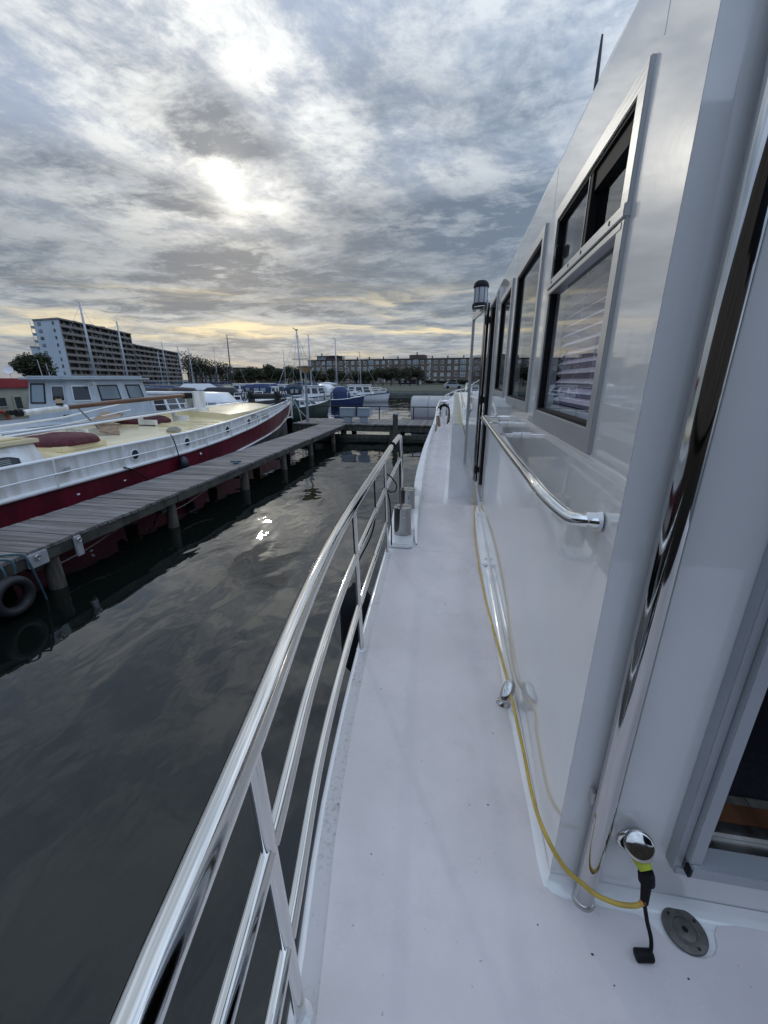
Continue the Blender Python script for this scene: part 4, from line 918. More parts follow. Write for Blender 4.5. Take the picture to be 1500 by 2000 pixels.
# windlass and stem
wl = thing('windlass', (-8.75, 18.3, 1.3), 'black iron anchor windlass standing on the barge foredeck', 'windlass')
g = MB(); g.box((-9.45, 18.0, 1.15), (-9.35, 18.5, 2.0)); g.box((-8.15, 18.0, 1.15), (-8.05, 18.5, 2.0)); g.box((-9.6, 17.9, 1.1), (-7.9, 18.6, 1.2)); build('frame', g, 'iron', wl, bevel=.01)
g = MB(); g.lathe((-9.6, 18.25, 1.78), [(.05, 0), (.05, .1), (.2, .12), (.2, .2), (.13, .22), (.13, 1.5), (.2, 1.52), (.2, 1.6), (.05, 1.62), (.05, 1.75)], 18, axis=(1, 0, 0)); build('drum', g, 'iron', wl)
for x in (-9.75, -7.78):
    g = MB(); ring = [(x, 18.25 + .26 * math.cos(t), 1.8 + .26 * math.sin(t)) for t in [i * PI / 10 for i in range(20)]]; g.tube(ring, .022, 6, closed=True)
    for k in range(3): a_ = k * PI / 3; g.tube([(x, 18.25 + .26 * math.cos(a_), 1.8 + .26 * math.sin(a_)), (x, 18.25 - .26 * math.cos(a_), 1.8 - .26 * math.sin(a_))], .016, 5)
    build('hand_wheel', g, 'iron', wl)
g = MB(); g.box((-8.66, 20.93, .5), (-8.54, 21.06, 1.60)); build('stem_post', g, 'hullwhite', bg_, bevel=.03)
g = MB(); g.lathe((-7.75, 18.9, zr(18.9)), [(.06, 0), (.06, .1), (.1, .12), (.1, .16), (0, .17)], 12); g.lathe((-7.95, 19.15, zr(18.9)), [(.06, 0), (.06, .1), (.1, .12), (.1, .16), (0, .17)], 12); build('bow_bollard', g, 'railwhite', bg_)
for i, pts in enumerate(([(-7.7, 18.95, 1.75), (-7.15, 17.0, .95), (-6.35, 13.4, .66)], [(-7.75, 19.0, 1.74), (-7.3, 18.9, 1.1), (-6.6, 18.4, .72), (-5.9, 18.1, .66)], [(-7.75, 19.0, 1.76), (-7.25, 18.6, 1.2), (-7.0, 18.3, .5), (-6.95, 18.2, .05)])):
    r_ = thing('mooring_line', pts[0], ('long pale mooring line running from the barge bow down to the jetty', 'pale mooring line from the barge bow to the cross walkway', 'pale line hanging from the barge bow into the water')[i], 'rope', 'mooring lines at the barge bow'); g = MB(); g.tube(spline(pts, 6), .022, 7); build('rope', g, 'rope', r_)
# black fender lines on the barge rail
for y, sw in ((7.05, 1), (8.35, 1)):
    g = MB(); x_ = BX + hwf(y); z_ = zr(y)
    if y > 8: pts = [(x_ + .03, y, z_ + .045), (x_ + .075, y + .03, z_ - .1), (x_ + .08, y + .1, zs(y)), (x_ + .02, y + .2, .5), (x_ + .04, y + .25, .15)]
    else: pts = [(x_ + .02, y - .2, zs(y) + .05), (x_ + .06, y - .1, zs(y)), (x_ + .04, y + .2, zs(y) - .2), (x_ + .02, y + .55, zs(y) - .5)]
    r_ = thing('fender_line', pts[0], 'black fender line tied to the barge ' + ('top rail beside the round porthole' if y > 8 else 'strake left of the round porthole'), 'rope'); g.tube(spline(pts, 6), .012, 6); build('rope', g, 'black', r_)
g = MB(); g.lathe((BX + hwf(8.6) + .06, 8.62, .55), [(0, -.2), (.09, -.15), (.12, 0), (.09, .14), (.03, .2)], 14); build('fender', g, 'navy', tagd=dict(label='dark fender squeezed between the red hull and the jetty planks', cat='fender'))

# ================================================================== BLUE GREY BOAT AND CREAM HOUSEBOAT BEHIND THE BARGE
gb = thing('wheelhouse_boat', (-14, 14, 0), 'blue grey boat with tall wheelhouse lying behind the red barge', 'boat')
g = MB(); rows = [[(-14.1 + x * w_, y, z) for x, z in ((-1, 1.08), (-.85, -.3), (.85, -.3), (1, 1.08))] for y, w_ in ((-2, 2.0), (10, 2.25), (17, 2.2), (20, 1.6), (22, .1))]; g.grid(rows, sm=False); g.grid([[r[0], r[-1]] for r in rows], sm=False); build('hull', g, 'bluegrey', gb)
base = [(-12.95, 16.2), (-12.95, 13.35), (-13.35, 12.5), (-15.0, 12.3), (-15.6, 13.0), (-15.6, 16.2)]
topp = [(-13.15, 15.95), (-13.2, 13.45), (-13.52, 12.78), (-14.9, 12.62), (-15.4, 13.2), (-15.4, 15.95)]
ZW0, ZW1 = .95, 2.51
g = MB(); k = len(g.v); n_ = len(base)
for i in range(n_):
    j = (i + 1) % n_; g.quad((*base[i], ZW0), (*base[j], ZW0), (*topp[j], ZW1), (*topp[i], ZW1))
build('wheelhouse_wall', g, 'bluegrey', gb)
cx_, cy_ = -14.25, 14.3
g = MB(); rp_ = [(cx_ + (x - cx_) * 1.16, cy_ + (y - cy_) * 1.16) for x, y in topp]; g.prism(rp_, ZW1 + .002, ZW1 + .07); rp2 = [(cx_ + (x - cx_) * 1.02, cy_ + (y - cy_) * 1.02) for x, y in topp]; g.prism(rp2, ZW1 + .072, ZW1 + .13); build('wheelhouse_roof', g, 'bluegrey', gb, bevel=.015)
def whwin(i, f0, f1, z0=.52, z1=.88, frame='iron', glass='winglass'):
    j = (i + 1) % n_
    def pt(f, t_, e):
        a_ = Vector((*base[i], ZW0)).lerp(Vector((*base[j], ZW0)), f); b_ = Vector((*topp[i], ZW1)).lerp(Vector((*topp[j], ZW1)), f); p = a_.lerp(b_, t_)
        nn = (Vector((*base[j], 0)) - Vector((*base[i], 0))).cross(Vector((0, 0, 1))).normalized()
        if (p + nn - Vector((cx_, cy_, p.z))).length < (p - Vector((cx_, cy_, p.z))).length: nn = -nn
        return p + nn * e
    g = MB(); df = .04 * 1.2 / max(.3, (Vector(base[j]) - Vector(base[i])).length); dz_ = .03
    o = [pt(f0, z0, .025), pt(f1, z0, .025), pt(f1, z1, .025), pt(f0, z1, .025)]; q = [pt(f0 + df, z0 + dz_, .025), pt(f1 - df, z0 + dz_, .025), pt(f1 - df, z1 - dz_, .025), pt(f0 + df, z1 - dz_, .025)]; w = [pt(f0, z0, .0), pt(f1, z0, .0), pt(f1, z1, .0), pt(f0, z1, .0)]
    for a_ in range(4): b_ = (a_ + 1) % 4; g.quad(o[a_], o[b_], q[b_], q[a_]); g.quad(w[a_], w[b_], o[b_], o[a_])
    fr_ = build('window', g, frame, gb); g = MB(); g.quad(*[pt(f, z, .012) for f, z in ((f0 + df, z0 + dz_), (f1 - df, z0 + dz_), (f1 - df, z1 - dz_), (f0 + df, z1 - dz_))]); build('pane', g, glass, fr_)
whwin(0, .10, .40, glass='winpale'); whwin(0, .56, .92, glass='winpale')
whwin(1, .15, .88, frame='alu', glass='winglass')
whwin(2, .08, .42, frame='alu', glass='winglass'); whwin(2, .58, .95, z0=.48, z1=.92, glass='winpale'); whwin(3, .2, .85)
g = MB(); g.box((-13.0, 13.15, 2.3), (-12.85, 13.3, 2.42)); build('searchlight', g, 'alu', gb, bevel=.01)
g = MB(); g.tube([(-12.9, 10.5, 1.05), (-12.9, 11.8, 1.05)], .05, 6); g.box((-13.2, 12.05, 1.3), (-13.1, 12.2, 1.36)); build('deck_tube', g, 'bblack', gb)
for x, y, h in ((-14.6, 12.9, .55), (-14.5, 13.1, .42)):
    g = MB(); g.tube([(x, y, ZW1 + .13), (x - .05, y, ZW1 + .13 + h)], .012, 5); build('antenna', g, 'mast', gb)
g = MB(); g.tube([(-14.25, 12.8, 2.58), (-14.25, 12.8, 2.76), (-14.12, 12.8, 2.82)], .03, 6); build('horn', g, 'iron', gb)
hb = thing('houseboat', (-18, 12, 0), 'cream houseboat with dark red roof band at the far left', 'houseboat')
g = MB(); g.box((-21, 6, -.3), (-16.7, 16.2, .55)); build('hull', g, 'navy', hb)
g = MB(); g.box((-20.8, 6.3, .552), (-17, 15.6, 2.2)); build('wall', g, 'creamwall', hb)
g = MB(); g.box((-20.95, 6.15, 2.202), (-16.86, 15.75, 2.56)); build('roof', g, 'redroof', hb, bevel=.02)
for u0, u1, v0, v1 in ((-14, 14, 775, 796), (26, 45, 773, 800), (56, 78, 771, 797)):
    p, q = xp(u0, (v0 + v1) / 2, -17), xp(u1, (v0 + v1) / 2, -17); z1, z0 = xp((u0 + u1) / 2, v0, -17).z, xp((u0 + u1) / 2, v1, -17).z
    g = MB()
    for a_, b_ in (((p.y, z0), (q.y, z0 + .04)), ((p.y, z1 - .04), (q.y, z1)), ((p.y, z0 + .04), (p.y + .05, z1 - .04)), ((q.y - .05, z0 + .04), (q.y, z1 - .04))): g.box((-17.02, a_[0], a_[1]), (-16.96, b_[0], b_[1]))
    w = build('window', g, 'creamwall', hb); g = MB(); g.quad((-16.99, p.y + .05, z0 + .04), (-16.99, q.y - .05, z0 + .04), (-16.99, q.y - .05, z1 - .04), (-16.99, p.y + .05, z1 - .04)); build('pane', g, 'winglass', w)
lb = thing('lifebuoy', xp(2, 818, -16.9), 'faded orange lifebuoy hanging on the cream houseboat wall', 'lifebuoy'); c_ = xp(2, 818, -16.88)
g = MB(); g.tube([c_ + Vector((0, .28 * math.cos(t), .28 * math.sin(t))) for t in [i * PI / 12 for i in range(24)]], .07, 8, closed=True); build('ring', g, 'orange', lb)
g = MB(); g.tube([c_ + Vector((.05, -.3, 0)), c_ + Vector((.05, .3, .0))], .012, 5); build('line', g, 'rope', lb)
g = MB(); g.lathe(xp(18, 724, -18.5), [(0, -.02), (.16, .05), (.17, .08), (0, .03)], 16, axis=(.4, -.6, .3)); q = xp(18, 724, -18.5); g.tube([q, (q.x, q.y, 2.56)], .015, 5); build('satellite_dish', g, 'bwhite', hb)

# ================================================================== THE WHITE MOTOR YACHT WE STAND ON
yt = thing('motor_yacht', (2.1, 5, 1.05), 'white motor yacht in the foreground with side deck, stainless railing and tall cabin wall', 'yacht')
WX = .36; WE = .872; DZ = 1.05
BASE = [(-1.6, -.04), (-1, -.12), (0, -.225), (.49, -.285), (1, -.368), (1.85, -.44), (3.19, -.505), (4.6, -.56), (6, -.60)]
TOPR = [(-1.6, -.08), (-1, -.16), (0, -.255), (.21, -.283), (.5, -.322), (1, -.396), (1.62, -.453), (2.59, -.503), (3.82, -.561), (4.6, -.587)]
def sm(tab, n=6):
    pts = spline([(y, x, 0) for y, x in tab], n); return [(p.x, p.y) for p in pts]
BASE = sm(BASE); TOPR = sm(TOPR)
bx = lambda y: interp(BASE, y); tx = lambda y: interp(TOPR, y)
def railx(y, z): return lerp(bx(y), tx(y), (z - DZ) / .85)
SEAM = 3.30
# main side deck
ysd = [-1.6 + .2 * i for i in range(32)] + [4.75]
g = MB(); g.grid([[(bx(y) - .035, y, DZ - .03), (bx(y) - .03, y, DZ - .008), (bx(y) - .015, y, DZ), (4.6, y, DZ)] for y in ysd])
g.quad((bx(4.75) - .035, 4.75, DZ - .03), (4.6, 4.75, DZ - .03), (4.6, 4.75, .6), (bx(4.75) - .035, 4.75, .6)); build('deck', g, 'gloss2', yt)
g = MB(); g.grid([[(bx(y) - .035, y, DZ - .031), (bx(y) - .05, y, DZ - .09), (bx(y) - .02, y, .55), (bx(y) + .12, y, -.3)] for y in ysd + [6]]); build('hull', g, 'gloss', yt)
g = MB(); g.grid([[(bx(y) - .012, y, DZ + .002), (bx(y) + .06, y, DZ + .0025)] for y in ysd if y < 3.3], sm=False); build('dirty_deck_edge', g, 'edge', yt)
out = [(.80, .838), (.86, .850), (1.2, .851), (4.3, .851), (4.3, -1.55)] + [(bx(y) + .040, y) for y in [-1.55 + .2 * i for i in range(25)]] + [(bx(3.28) + .045, 3.28)]
edge_r = [(.305, 3.28), (.303, 2.6), (.308, 2.07), (.318, 1.5), (.335, 1.1), (.338, .90), (.345, .865), (.362, .842), (.385, .832), (.48, .830), (.585, .828), (.618, .815), (.640, .790), (.665, .768), (.695, .758), (.725, .758), (.755, .768), (.775, .790), (.783, .818)]
g = MB(); k = out + edge_r; g.prism(k, DZ + .0035, DZ + .006); build('nonslip_panel', g, 'nonslip', yt)
g = MB(); g.prism([(-.235, 3.2825), (.305, 3.2825), (.318, 4.74), (-.32, 4.74), (-.29, 4.1)], DZ + .0035, DZ + .006); build('nonslip_panel', g, 'nonslip', yt)
# raised cove along the cabin foot and under the aft wall
def cove(path, r, nm, m_='gloss2'):
    g = MB(); rows = []
    for (x, y, nx, ny) in path:
        rows.append([(x + nx * r * (1 - math.sin(t)), y + ny * r * (1 - math.sin(t)), DZ + .001 + r * (1 - math.cos(t))) for t in [PI / 2 * i / 6 for i in range(7)]])
    g.grid(rows); build(nm, g, m_, yt)
cove([(WX - .001, y, -1, 0) for y in (4.7, 3, 2, 1.3, 1.0, .92)] + [(WX + .0, WE - .001, -.75, -.75)] + [(x, WE - .001, 0, -1) for x in (.40, .5, .7, 1, 2, 4.2)], .042, 'deck_cove')
g = MB(); g.prism([(.30, 3.05), (.352, 3.05), (.352, 4.45), (.30, 4.45)], DZ + .002, DZ + .028); build('cabin_foot_strip', g, 'gloss2', yt, bevel=.008)
g = MB(); g.box((.295, 2.2, DZ + .001), (.318, 4.45, DZ + .010)); build('cabin_foot_lip', g, 'gloss2', yt, bevel=.003)
for yy in (3.15, 4.30):
    g = MB(); g.lathe((.335, yy, DZ + .03), [(.014, 0), (.012, .003), (.004, .003)], 12); build('drain_cap', g, 'steel_old', yt)

# forward side deck behind the seam, sheer rising to the bow
XI = sm([(3.42, -.255), (4.0, -.30), (4.7, -.345), (5.7, -.385), (6.8, -.45), (9, -.51), (12, -.50), (14, -.40), (16, .05), (17.6, .95), (18.6, 2.1)])
xi = lambda y: interp(XI, y)
zd = lambda y: .75 + .0092 * max(0, min(y, 12) - 6) ** 2 + max(0, y - 12) * .135
ZC = [(3.42, 1.062), (3.9, 1.16), (4.7, 1.15), (6, .965), (8, 1.02), (10, 1.13), (12, 1.285), (14, 1.62), (16, 1.9), (18.6, 2.2)]
zcp = lambda y: interp(ZC, y)
CW = [(3.42, .03), (4.2, .09), (6, .135), (9, .11), (12, .07), (18.6, .06)]
yf = [4.76, 5.2, 5.7, 6.3, 7, 8, 9, 10, 11, 12, 12.6, 13.2, 14, 15, 16, 17, 18, 18.6]
g = MB(); g.grid([[(xi(y) - .03, y, zd(y)), (2.1, y, zd(y) + .02), (4.4, y, zd(y))] for y in yf]); build('foredeck', g, 'nonslip', yt)
yb_ = [3.42, 3.6, 3.8, 4.0, 4.3, 4.7] + yf[1:]
g = MB(); g.grid([[(xi(y), y, min(zd(y) if y > 4.75 else DZ, zcp(y) - .01) - .02), (xi(y), y, zcp(y) - .02), (xi(y) - .01, y, zcp(y)), (xi(y) - interp(CW, y) + .01, y, zcp(y)), (xi(y) - interp(CW, y), y, zcp(y) - .015), (xi(y) - interp(CW, y) + .02, y, .55), (xi(y) + .05, y, -.3)] for y in yb_], sm=False); build('bulwark', g, 'gloss2', yt)
g = MB(); g.grid([[(-.075, y, zd(y) + .004), (-.012, y, zd(y) + .004)] for y in (5.0, 6, 8, 9.5)], sm=False); build('white_deck_margin', g, 'gloss2', yt)
for yy in (8.0, 10.5):
    g = MB(); g.box((-.30, yy, zd(yy) + .003), (-.06, yy + .025, zd(yy) + .012)); build('deck_seam', g, 'gloss2', yt)

# cabin side wall with its window openings
WIN = [(1.135, 1.865, 2.345, 3.085), (2.125, 2.895, 2.38, 3.11), (3.155, 3.835, 2.405, 3.12)]
DOOR = (4.28, 4.93, 1.27, 3.24); CT = 3.33; CE = 6.0; TH = .06
cuts_y = sorted({WE, CE} | {v for w in WIN for v in w[:2]} | {DOOR[0], DOOR[1]}); cuts_z = sorted({DZ, CT - .03} | {v for w in WIN for v in w[2:]} | {DOOR[2], DOOR[3]})
def solid(y, z):
    for w in WIN + [DOOR]:
        if w[0] < y < w[1] and w[2] < z < w[3]: return False
    return True
g = MB()
for y0, y1 in zip(cuts_y, cuts_y[1:]):
    for z0, z1 in zip(cuts_z, cuts_z[1:]):
        if solid((y0 + y1) / 2, (z0 + z1) / 2):
            g.quad((WX, y0, z0), (WX, y1, z0), (WX, y1, z1), (WX, y0, z1)); g.quad((WX + TH, y0, z0), (WX + TH, y1, z0), (WX + TH, y1, z1), (WX + TH, y0, z1))
for w in WIN + [DOOR]:
    a, b_, c, d_ = w; q = [(a, c), (b_, c), (b_, d_), (a, d_)]
    for i in range(4): p, r_ = q[i], q[(i + 1) % 4]; g.quad((WX, *p), (WX, *r_), (WX + TH, *r_), (WX + TH, *p))
side = build('cabin_side', g, 'gloss', yt)
g = MB(); n_ = 6; R1 = .05
prof = [(WX + R1 * (1 - math.cos(t)), CT - .03 + R1 * math.sin(t)) for t in [PI / 2 * i / n_ for i in range(n_ + 1)]] + [(2.3, CT + .06), (4.2, CT + .02), (4.2, CT - .2)]
g.grid([[(x, y, z) for x, z in prof] for y in (WE - .0, CE)]); g.quad(*[(x, WE, z) for x, z in prof]); build('cabin_roof', g, 'gloss', yt)
# aft end wall, pieces round the door opening
AX0, AX1, AZ1 = .71, 1.62, 3.2
g = MB(); g.box((WX + .0006, WE, DZ), (AX0 - .03, WE + TH, CT - .03)); g.box((AX1, WE + .001, DZ), (4.2, WE + TH, CT - .03)); g.box((AX0 - .03, WE + .001, AZ1), (AX1, WE + TH, CT - .03)); g.box((AX0 - .03, WE + .001, DZ), (AX1, WE + TH, 1.262)); build('cabin_aft_wall', g, 'gloss', yt)
g = MB(); g.box((WX + .3, CE - .05, DZ), (4.2, CE, CT - .03)); g.box((WX, CE - .04, 1.0), (WX + .3, CE, CT - .03)); g.box((4.15, WE, DZ), (4.2, CE, CT - .03)); build('cabin_front_wall', g, 'gloss', yt)
# interior lining
IZ = 1.262
g = MB(); g.quad((.425, .965, IZ - .01), (4.1, .965, IZ - .01), (4.1, 5.9, IZ - .01), (.425, 5.9, IZ - .01)); g.quad((.425, .965, 3.28), (4.1, .965, 3.28), (4.1, 5.9, 3.28), (.425, 5.9, 3.28)); g.quad((4.1, .965, IZ), (4.1, 5.9, IZ), (4.1, 5.9, 3.28), (4.1, .965, 3.28)); g.quad((.425, 5.9, IZ), (4.1, 5.9, IZ), (4.1, 5.9, 3.28), (.425, 5.9, 3.28)); build('cabin_lining', g, 'interior', yt)
k = 0; y = .975
flm = None
for i in range(13):
    x0 = .45 + i * .17
    for j in range(3):
        y0 = 1.045 + j * 1.1 - (i % 3) * .3; y0 = max(1.045, y0); g = MB(); g.box((x0, y0, IZ - .009), (x0 + .167, min(y0 + 1.095, 4.2), IZ))
        if j == 0 or y0 > 1.05: build('floorboard', g, 'laminate', yt)
g = MB(); g.box((AX0 + .02, 1.075, IZ + .001), (AX1 - .05, 1.72, IZ + .014)); build('doormat', g, 'mat', yt, bevel=.003)
g = MB(); g.box((AX0, .975, IZ - .008), (AX1, 1.04, IZ + .012)); build('wood_threshold', g, 'wood', yt, bevel=.003)
g = MB(); g.box((AX0 + .004, .878, IZ + .006), (AX1, .972, IZ + .016)); g.box((AX0 + .004, .925, IZ + .017), (AX1, .935, IZ + .034)); build('door_track', g, 'steel_old', yt)
# aft door frame
df = MB(); df.box((.645, .840, 1.245), (.668, .8715, AZ1 + .06)); build('door_frame_outer', df, 'alu_blue', yt, bevel=.002)
df = MB(); df.box((.6685, .824, 1.300), (.700, .932, AZ1)); build('door_frame_inner', df, 'alu_blue', yt, bevel=.002)
df = MB(); df.box((.701, .877, 1.30), (.735, .955, AZ1)); build('door_seal', df, 'blackgloss', yt)
df = MB(); df.box((.674, .814, 1.262), (AX1, .877, 1.2995)); build('door_sill', df, 'alu_blue', yt, bevel=.003)
df = MB(); df.box((.652, .836, 1.236), (AX1, .8715, 1.2615)); build('door_sill_lip', df, 'alu_blue', yt, bevel=.002)
df = MB(); df.box((.667, .813, 1.266), (.6735, .832, 1.292)); build('sill_end_plug', df, 'black', yt)
g = MB(); g.grid([[(x, y, 3.42 + .10 * math.sin((x - .95) / 3.1 * PI)) for x in (.95, 1.7, 2.5, 3.3, 4.05)] for y in (-2.8, -1.8, -.9, -.3)]); g.grid([[(x, y, 3.39 + .10 * math.sin((x - .95) / 3.1 * PI)) for x in (.95, 1.7, 2.5, 3.3, 4.05)] for y in (-2.8, -1.8, -.9, -.3)]); build('cockpit_canopy', g, 'navy', yt)  # unseen canopy, added to dim the aft wall and deck and darken tube reflections
# corner tube
g = MB(); g.tube([(.450, .840, DZ + .012), (.450, .838, 2.0), (.450, .836, CT + .5)], .0258, 32); build('corner_tube', g, 'tube', yt)
g = MB(); g.lathe((.450, .840, DZ + .0062), [(.031, 0), (.029, .010), (.026, .014)], 28); build('tube_foot', g, 'steel_old', yt)
g = MB(); g.box((.418, .850, 1.42), (.425, .872, 1.46)); build('tube_clip', g, 'steel_old', yt)

# windows
def bar4(y0, y1, z0, z1, w, xo, xi_, nm, m_, par, wb=None, bevel=.002):
    wb = wb or w; g = MB(); o = [(y0, z0), (y1, z0), (y1, z1), (y0, z1)]; i_ = [(y0 + w, z0 + wb), (y1 - w, z0 + wb), (y1 - w, z1 - w), (y0 + w, z1 - w)]
    for k in range(4):
        j = (k + 1) % 4
        g.quad((xo, *o[k]), (xo, *o[j]), (xo, *i_[j]), (xo, *i_[k])); g.quad((xi_, *o[k]), (xi_, *o[j]), (xo, *o[j]), (xo, *o[k])); g.quad((xo, *i_[k]), (xo, *i_[j]), (xi_, *i_[j]), (xi_, *i_[k]))
    return build(nm, g, m_, par, bevel=bevel)
def pane(y0, y1, z0, z1, x, par, nm='pane', m_='glass'):
    g = MB(); g.quad((x, y0, z0), (x, y1, z0), (x, y1, z1), (x, y0, z1)); return build(nm, g, m_, par)
def window(w, wid=.032, wb=.048):
    f_ = bar4(w[0] - .028, w[1] + .028, w[2] - .028, w[3] + .028, wid + .012, WX - .0105, WX + .03, 'window', 'alu', yt, wb=wb + .014)
    bar4(w[0] + .015, w[1] - .015, w[2] + wb - .015, w[3] - .015, .010, WX - .004, WX + .02, 'rubber_seal', 'black', f_, bevel=0)
    return f_
f1 = window(WIN[0]); MU = 2.845
y0, y1, z0, z1 = 1.15, 1.85, 2.375, 3.07
g = MB(); g.box((WX - .016, y0 - .045, MU - .006), (WX + .02, y1 + .03, MU + .022)); g.box((WX - .012, y0 - .03, MU - .026), (WX + .02, y1 + .03, MU - .009)); build('transom', g, 'alu', f1, bevel=.002)
for yy in (1.19, 1.42, 1.56, 1.80):
    g = MB(); g.box((WX - .0175, yy, MU + .004), (WX - .0155, yy + .006, MU + .013)); build('drain_slot', g, 'black', f1)
pane(y0, y1, z0, MU - .01, WX + .012, f1)
pane(y0, 1.50, MU + .02, z1, WX + .022, f1); pane(1.46, y1, MU + .02, z1, WX + .010, f1)
g = MB(); g.box((WX - .002, 1.452, MU + .022), (WX + .02, 1.476, z1)); build('sash_bar', g, 'black', f1)
g = MB(); g.box((WX + .004, y0, z1 - .06), (WX + .028, 1.46, z1)); build('sash_track', g, 'black', f1)
g = MB(); g.box((WX - .004, 1.477, MU + .022), (WX + .006, 1.483, z1 - .012)); build('sash_edge', g, 'steel', f1)
g = MB(); g.box((WX - .014, 1.795, 2.935), (WX + .002, 1.825, 2.975)); build('sash_catch', g, 'blackgloss', f1, bevel=.004)
slm = None
zz = 2.405; pitch = .0335; k = 0
while zz < MU - .02:
    g = MB(); a = .435; b_ = .412; xw = .002 * math.sin(k * 1.7)
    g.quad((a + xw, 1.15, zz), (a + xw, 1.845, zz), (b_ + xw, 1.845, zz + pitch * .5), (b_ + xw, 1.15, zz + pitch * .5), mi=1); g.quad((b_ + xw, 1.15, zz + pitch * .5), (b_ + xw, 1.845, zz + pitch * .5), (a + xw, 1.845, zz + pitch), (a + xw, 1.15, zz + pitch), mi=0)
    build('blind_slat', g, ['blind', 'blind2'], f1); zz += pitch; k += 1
g = MB(); g.box((.405, 1.15, 2.382), (.436, 1.845, 2.402)); build('blind_bottom_rail', g, 'bwhite', f1, bevel=.003)
for yy in (1.3, 1.62):
    g = MB(); g.tube([(.424, yy, 2.43), (.424, yy, MU)], .0012, 4); build('blind_cord', g, 'railwhite', f1)
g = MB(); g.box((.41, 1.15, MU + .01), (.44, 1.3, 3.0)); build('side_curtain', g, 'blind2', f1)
f2 = window(WIN[1], wb=.03); pane(2.14, 2.88, 2.40, 3.09, WX + .012, f2)
f3 = window(WIN[2], wb=.028); pane(3.17, 3.82, 2.42, 3.10, WX + .012, f3)
for f_, ya in ((f2, 2.30), (f3, 3.30)):
    g = MB(); g.box((.43, ya, 2.3), (.45, ya + .05, 3.15)); build('curtain_edge', g, 'curtain', f_)

# side door, folded open forward against the wall
dj = MB(); dj.box((WX - .012, 4.93, 1.255), (WX + .05, 4.985, 3.27)); dj.box((WX - .012, 4.225, 1.255), (WX + .05, 4.279, 3.27)); dj.box((WX - .012, 4.28, 3.241), (WX + .05, 4.929, 3.27)); build('door_jamb', dj, 'alu', yt, bevel=.003)
dj = MB(); dj.box((WX + .001, 4.905, 1.28), (WX + .12, 4.929, 3.24)); dj.box((WX + .052, 4.2, 1.0), (WX + .07, 4.27, 3.27)); build('door_jamb_lining', dj, 'blackgloss', yt)
dj = MB(); dj.box((WX - .02, 4.30, 1.235), (WX + .06, 4.90, 1.262)); build('door_step', dj, 'alu', yt, bevel=.004)
A = Vector((.335, 4.955, 0)); B = Vector((.222, 5.93, 0)); dd = (B - A).normalized(); nn = Vector((-dd.y, dd.x, 0))
if nn.x > 0: nn = -nn
DL = (B - A).length; dZ0, dZ1 = 1.30, 3.30
def dbox(s0, s1, z0, z1, t0, t1, nm, m_, par, bevel=.003):
    g = MB(); q = [A + dd * s0 + nn * t0, A + dd * s1 + nn * t0, A + dd * s1 + nn * t1, A + dd * s0 + nn * t1]; g.prism([(p.x, p.y) for p in q], z0, z1); return build(nm, g, m_, par, bevel=bevel)
dr = dbox(0, .03, dZ0, dZ1, 0, .035, 'side_door', 'alu', yt)
for s0, s1, z0, z1 in ((.03, DL, dZ0, dZ0 + .06), (.03, DL, dZ1 - .06, dZ1), (.03, .085, dZ0 + .06, dZ1 - .06), (DL - .05, DL, dZ0 + .06, dZ1 - .06)): dbox(s0, s1, z0, z1, 0, .035, 'door_stile', 'alu', dr)
dbox(.0851, .10, dZ0 + .06, dZ1 - .06, .004, .03, 'door_seal', 'black', dr, 0); dbox(.0, .083, dZ0 + .01, dZ1 - .01, .0355, .040, 'hinge_side_panel', 'blackgloss', dr, 0)
dbox(-.028, -.001, dZ0 + .01, dZ1 - .01, .002, .034, 'hinge_edge', 'blackgloss', dr, 0)
g = MB(); g.quad(*[tuple(A + dd * s_ + nn * .02 + Vector((0, 0, z))) for s_, z in ((.1, dZ0 + .06), (DL - .05, dZ0 + .06), (DL - .05, dZ1 - .06), (.1, dZ1 - .06))]); build('pane', g, 'glass', dr)
for z in (1.46, 2.28, 3.12):
    g = MB(); g.lathe(A + nn * .012 + Vector((-.008, -.045, z - .05)), [(.014, 0), (.014, .10)], 10); g.box((A.x - .045, A.y - .05, z - .035), (A.x + .02, A.y - .04, z + .035)); build('hinge', g, 'iron', dr, bevel=.002)
g = MB(); g.tube([A + nn * .012 + Vector((-.012, -.03, dZ0)), A + nn * .012 + Vector((-.012, -.03, dZ1 + .02))], .008, 8); build('hinge_rod', g, 'steel_v', dr)

# navigation lamp above the door
lc = Vector((.245, 5.25, 3.285))
lm = build('lamp_base', MB().lathe(lc, [(.085, 0), (.09, .01), (.09, .05), (.08, .055)], 28), 'black', yt)
for nm, pr, m_ in (('lamp_glass', [(.076, .056), (.076, .215)], 'alu'), ('lamp_cap', [(.086, .2151), (.088, .23), (.078, .262), (.05, .285), (0, .29)], 'black')):
    g = MB(); g.lathe(lc, pr, 28); build(nm, g, m_ if nm != 'lamp_glass' else 'bgrey', lm)
for a_ in (0, 1, 2, 3, 4, 5, 6, 7):
    t = a_ * PI / 4 + .5; g = MB(); g.box((lc.x + .077 * math.cos(t) - .003, lc.y + .077 * math.sin(t) - .003, lc.z + .056), (lc.x + .077 * math.cos(t) + .003, lc.y + .077 * math.sin(t) + .003, lc.z + .214)); build('lamp_glass_rib', g, 'iron', lm)
g = MB(); g.tube([lc + Vector((-.06, -.07, -.03)), lc + Vector((-.06, -.07, .01)), lc + Vector((.0, -.09, .012)), lc + Vector((.115, -.05, .03))], .006, 6); g.box((lc.x - .09, lc.y - .08, lc.z - .022), (lc.x + .118, lc.y + .06, lc.z - .002)); build('lamp_bracket', g, 'steel_v', lm)
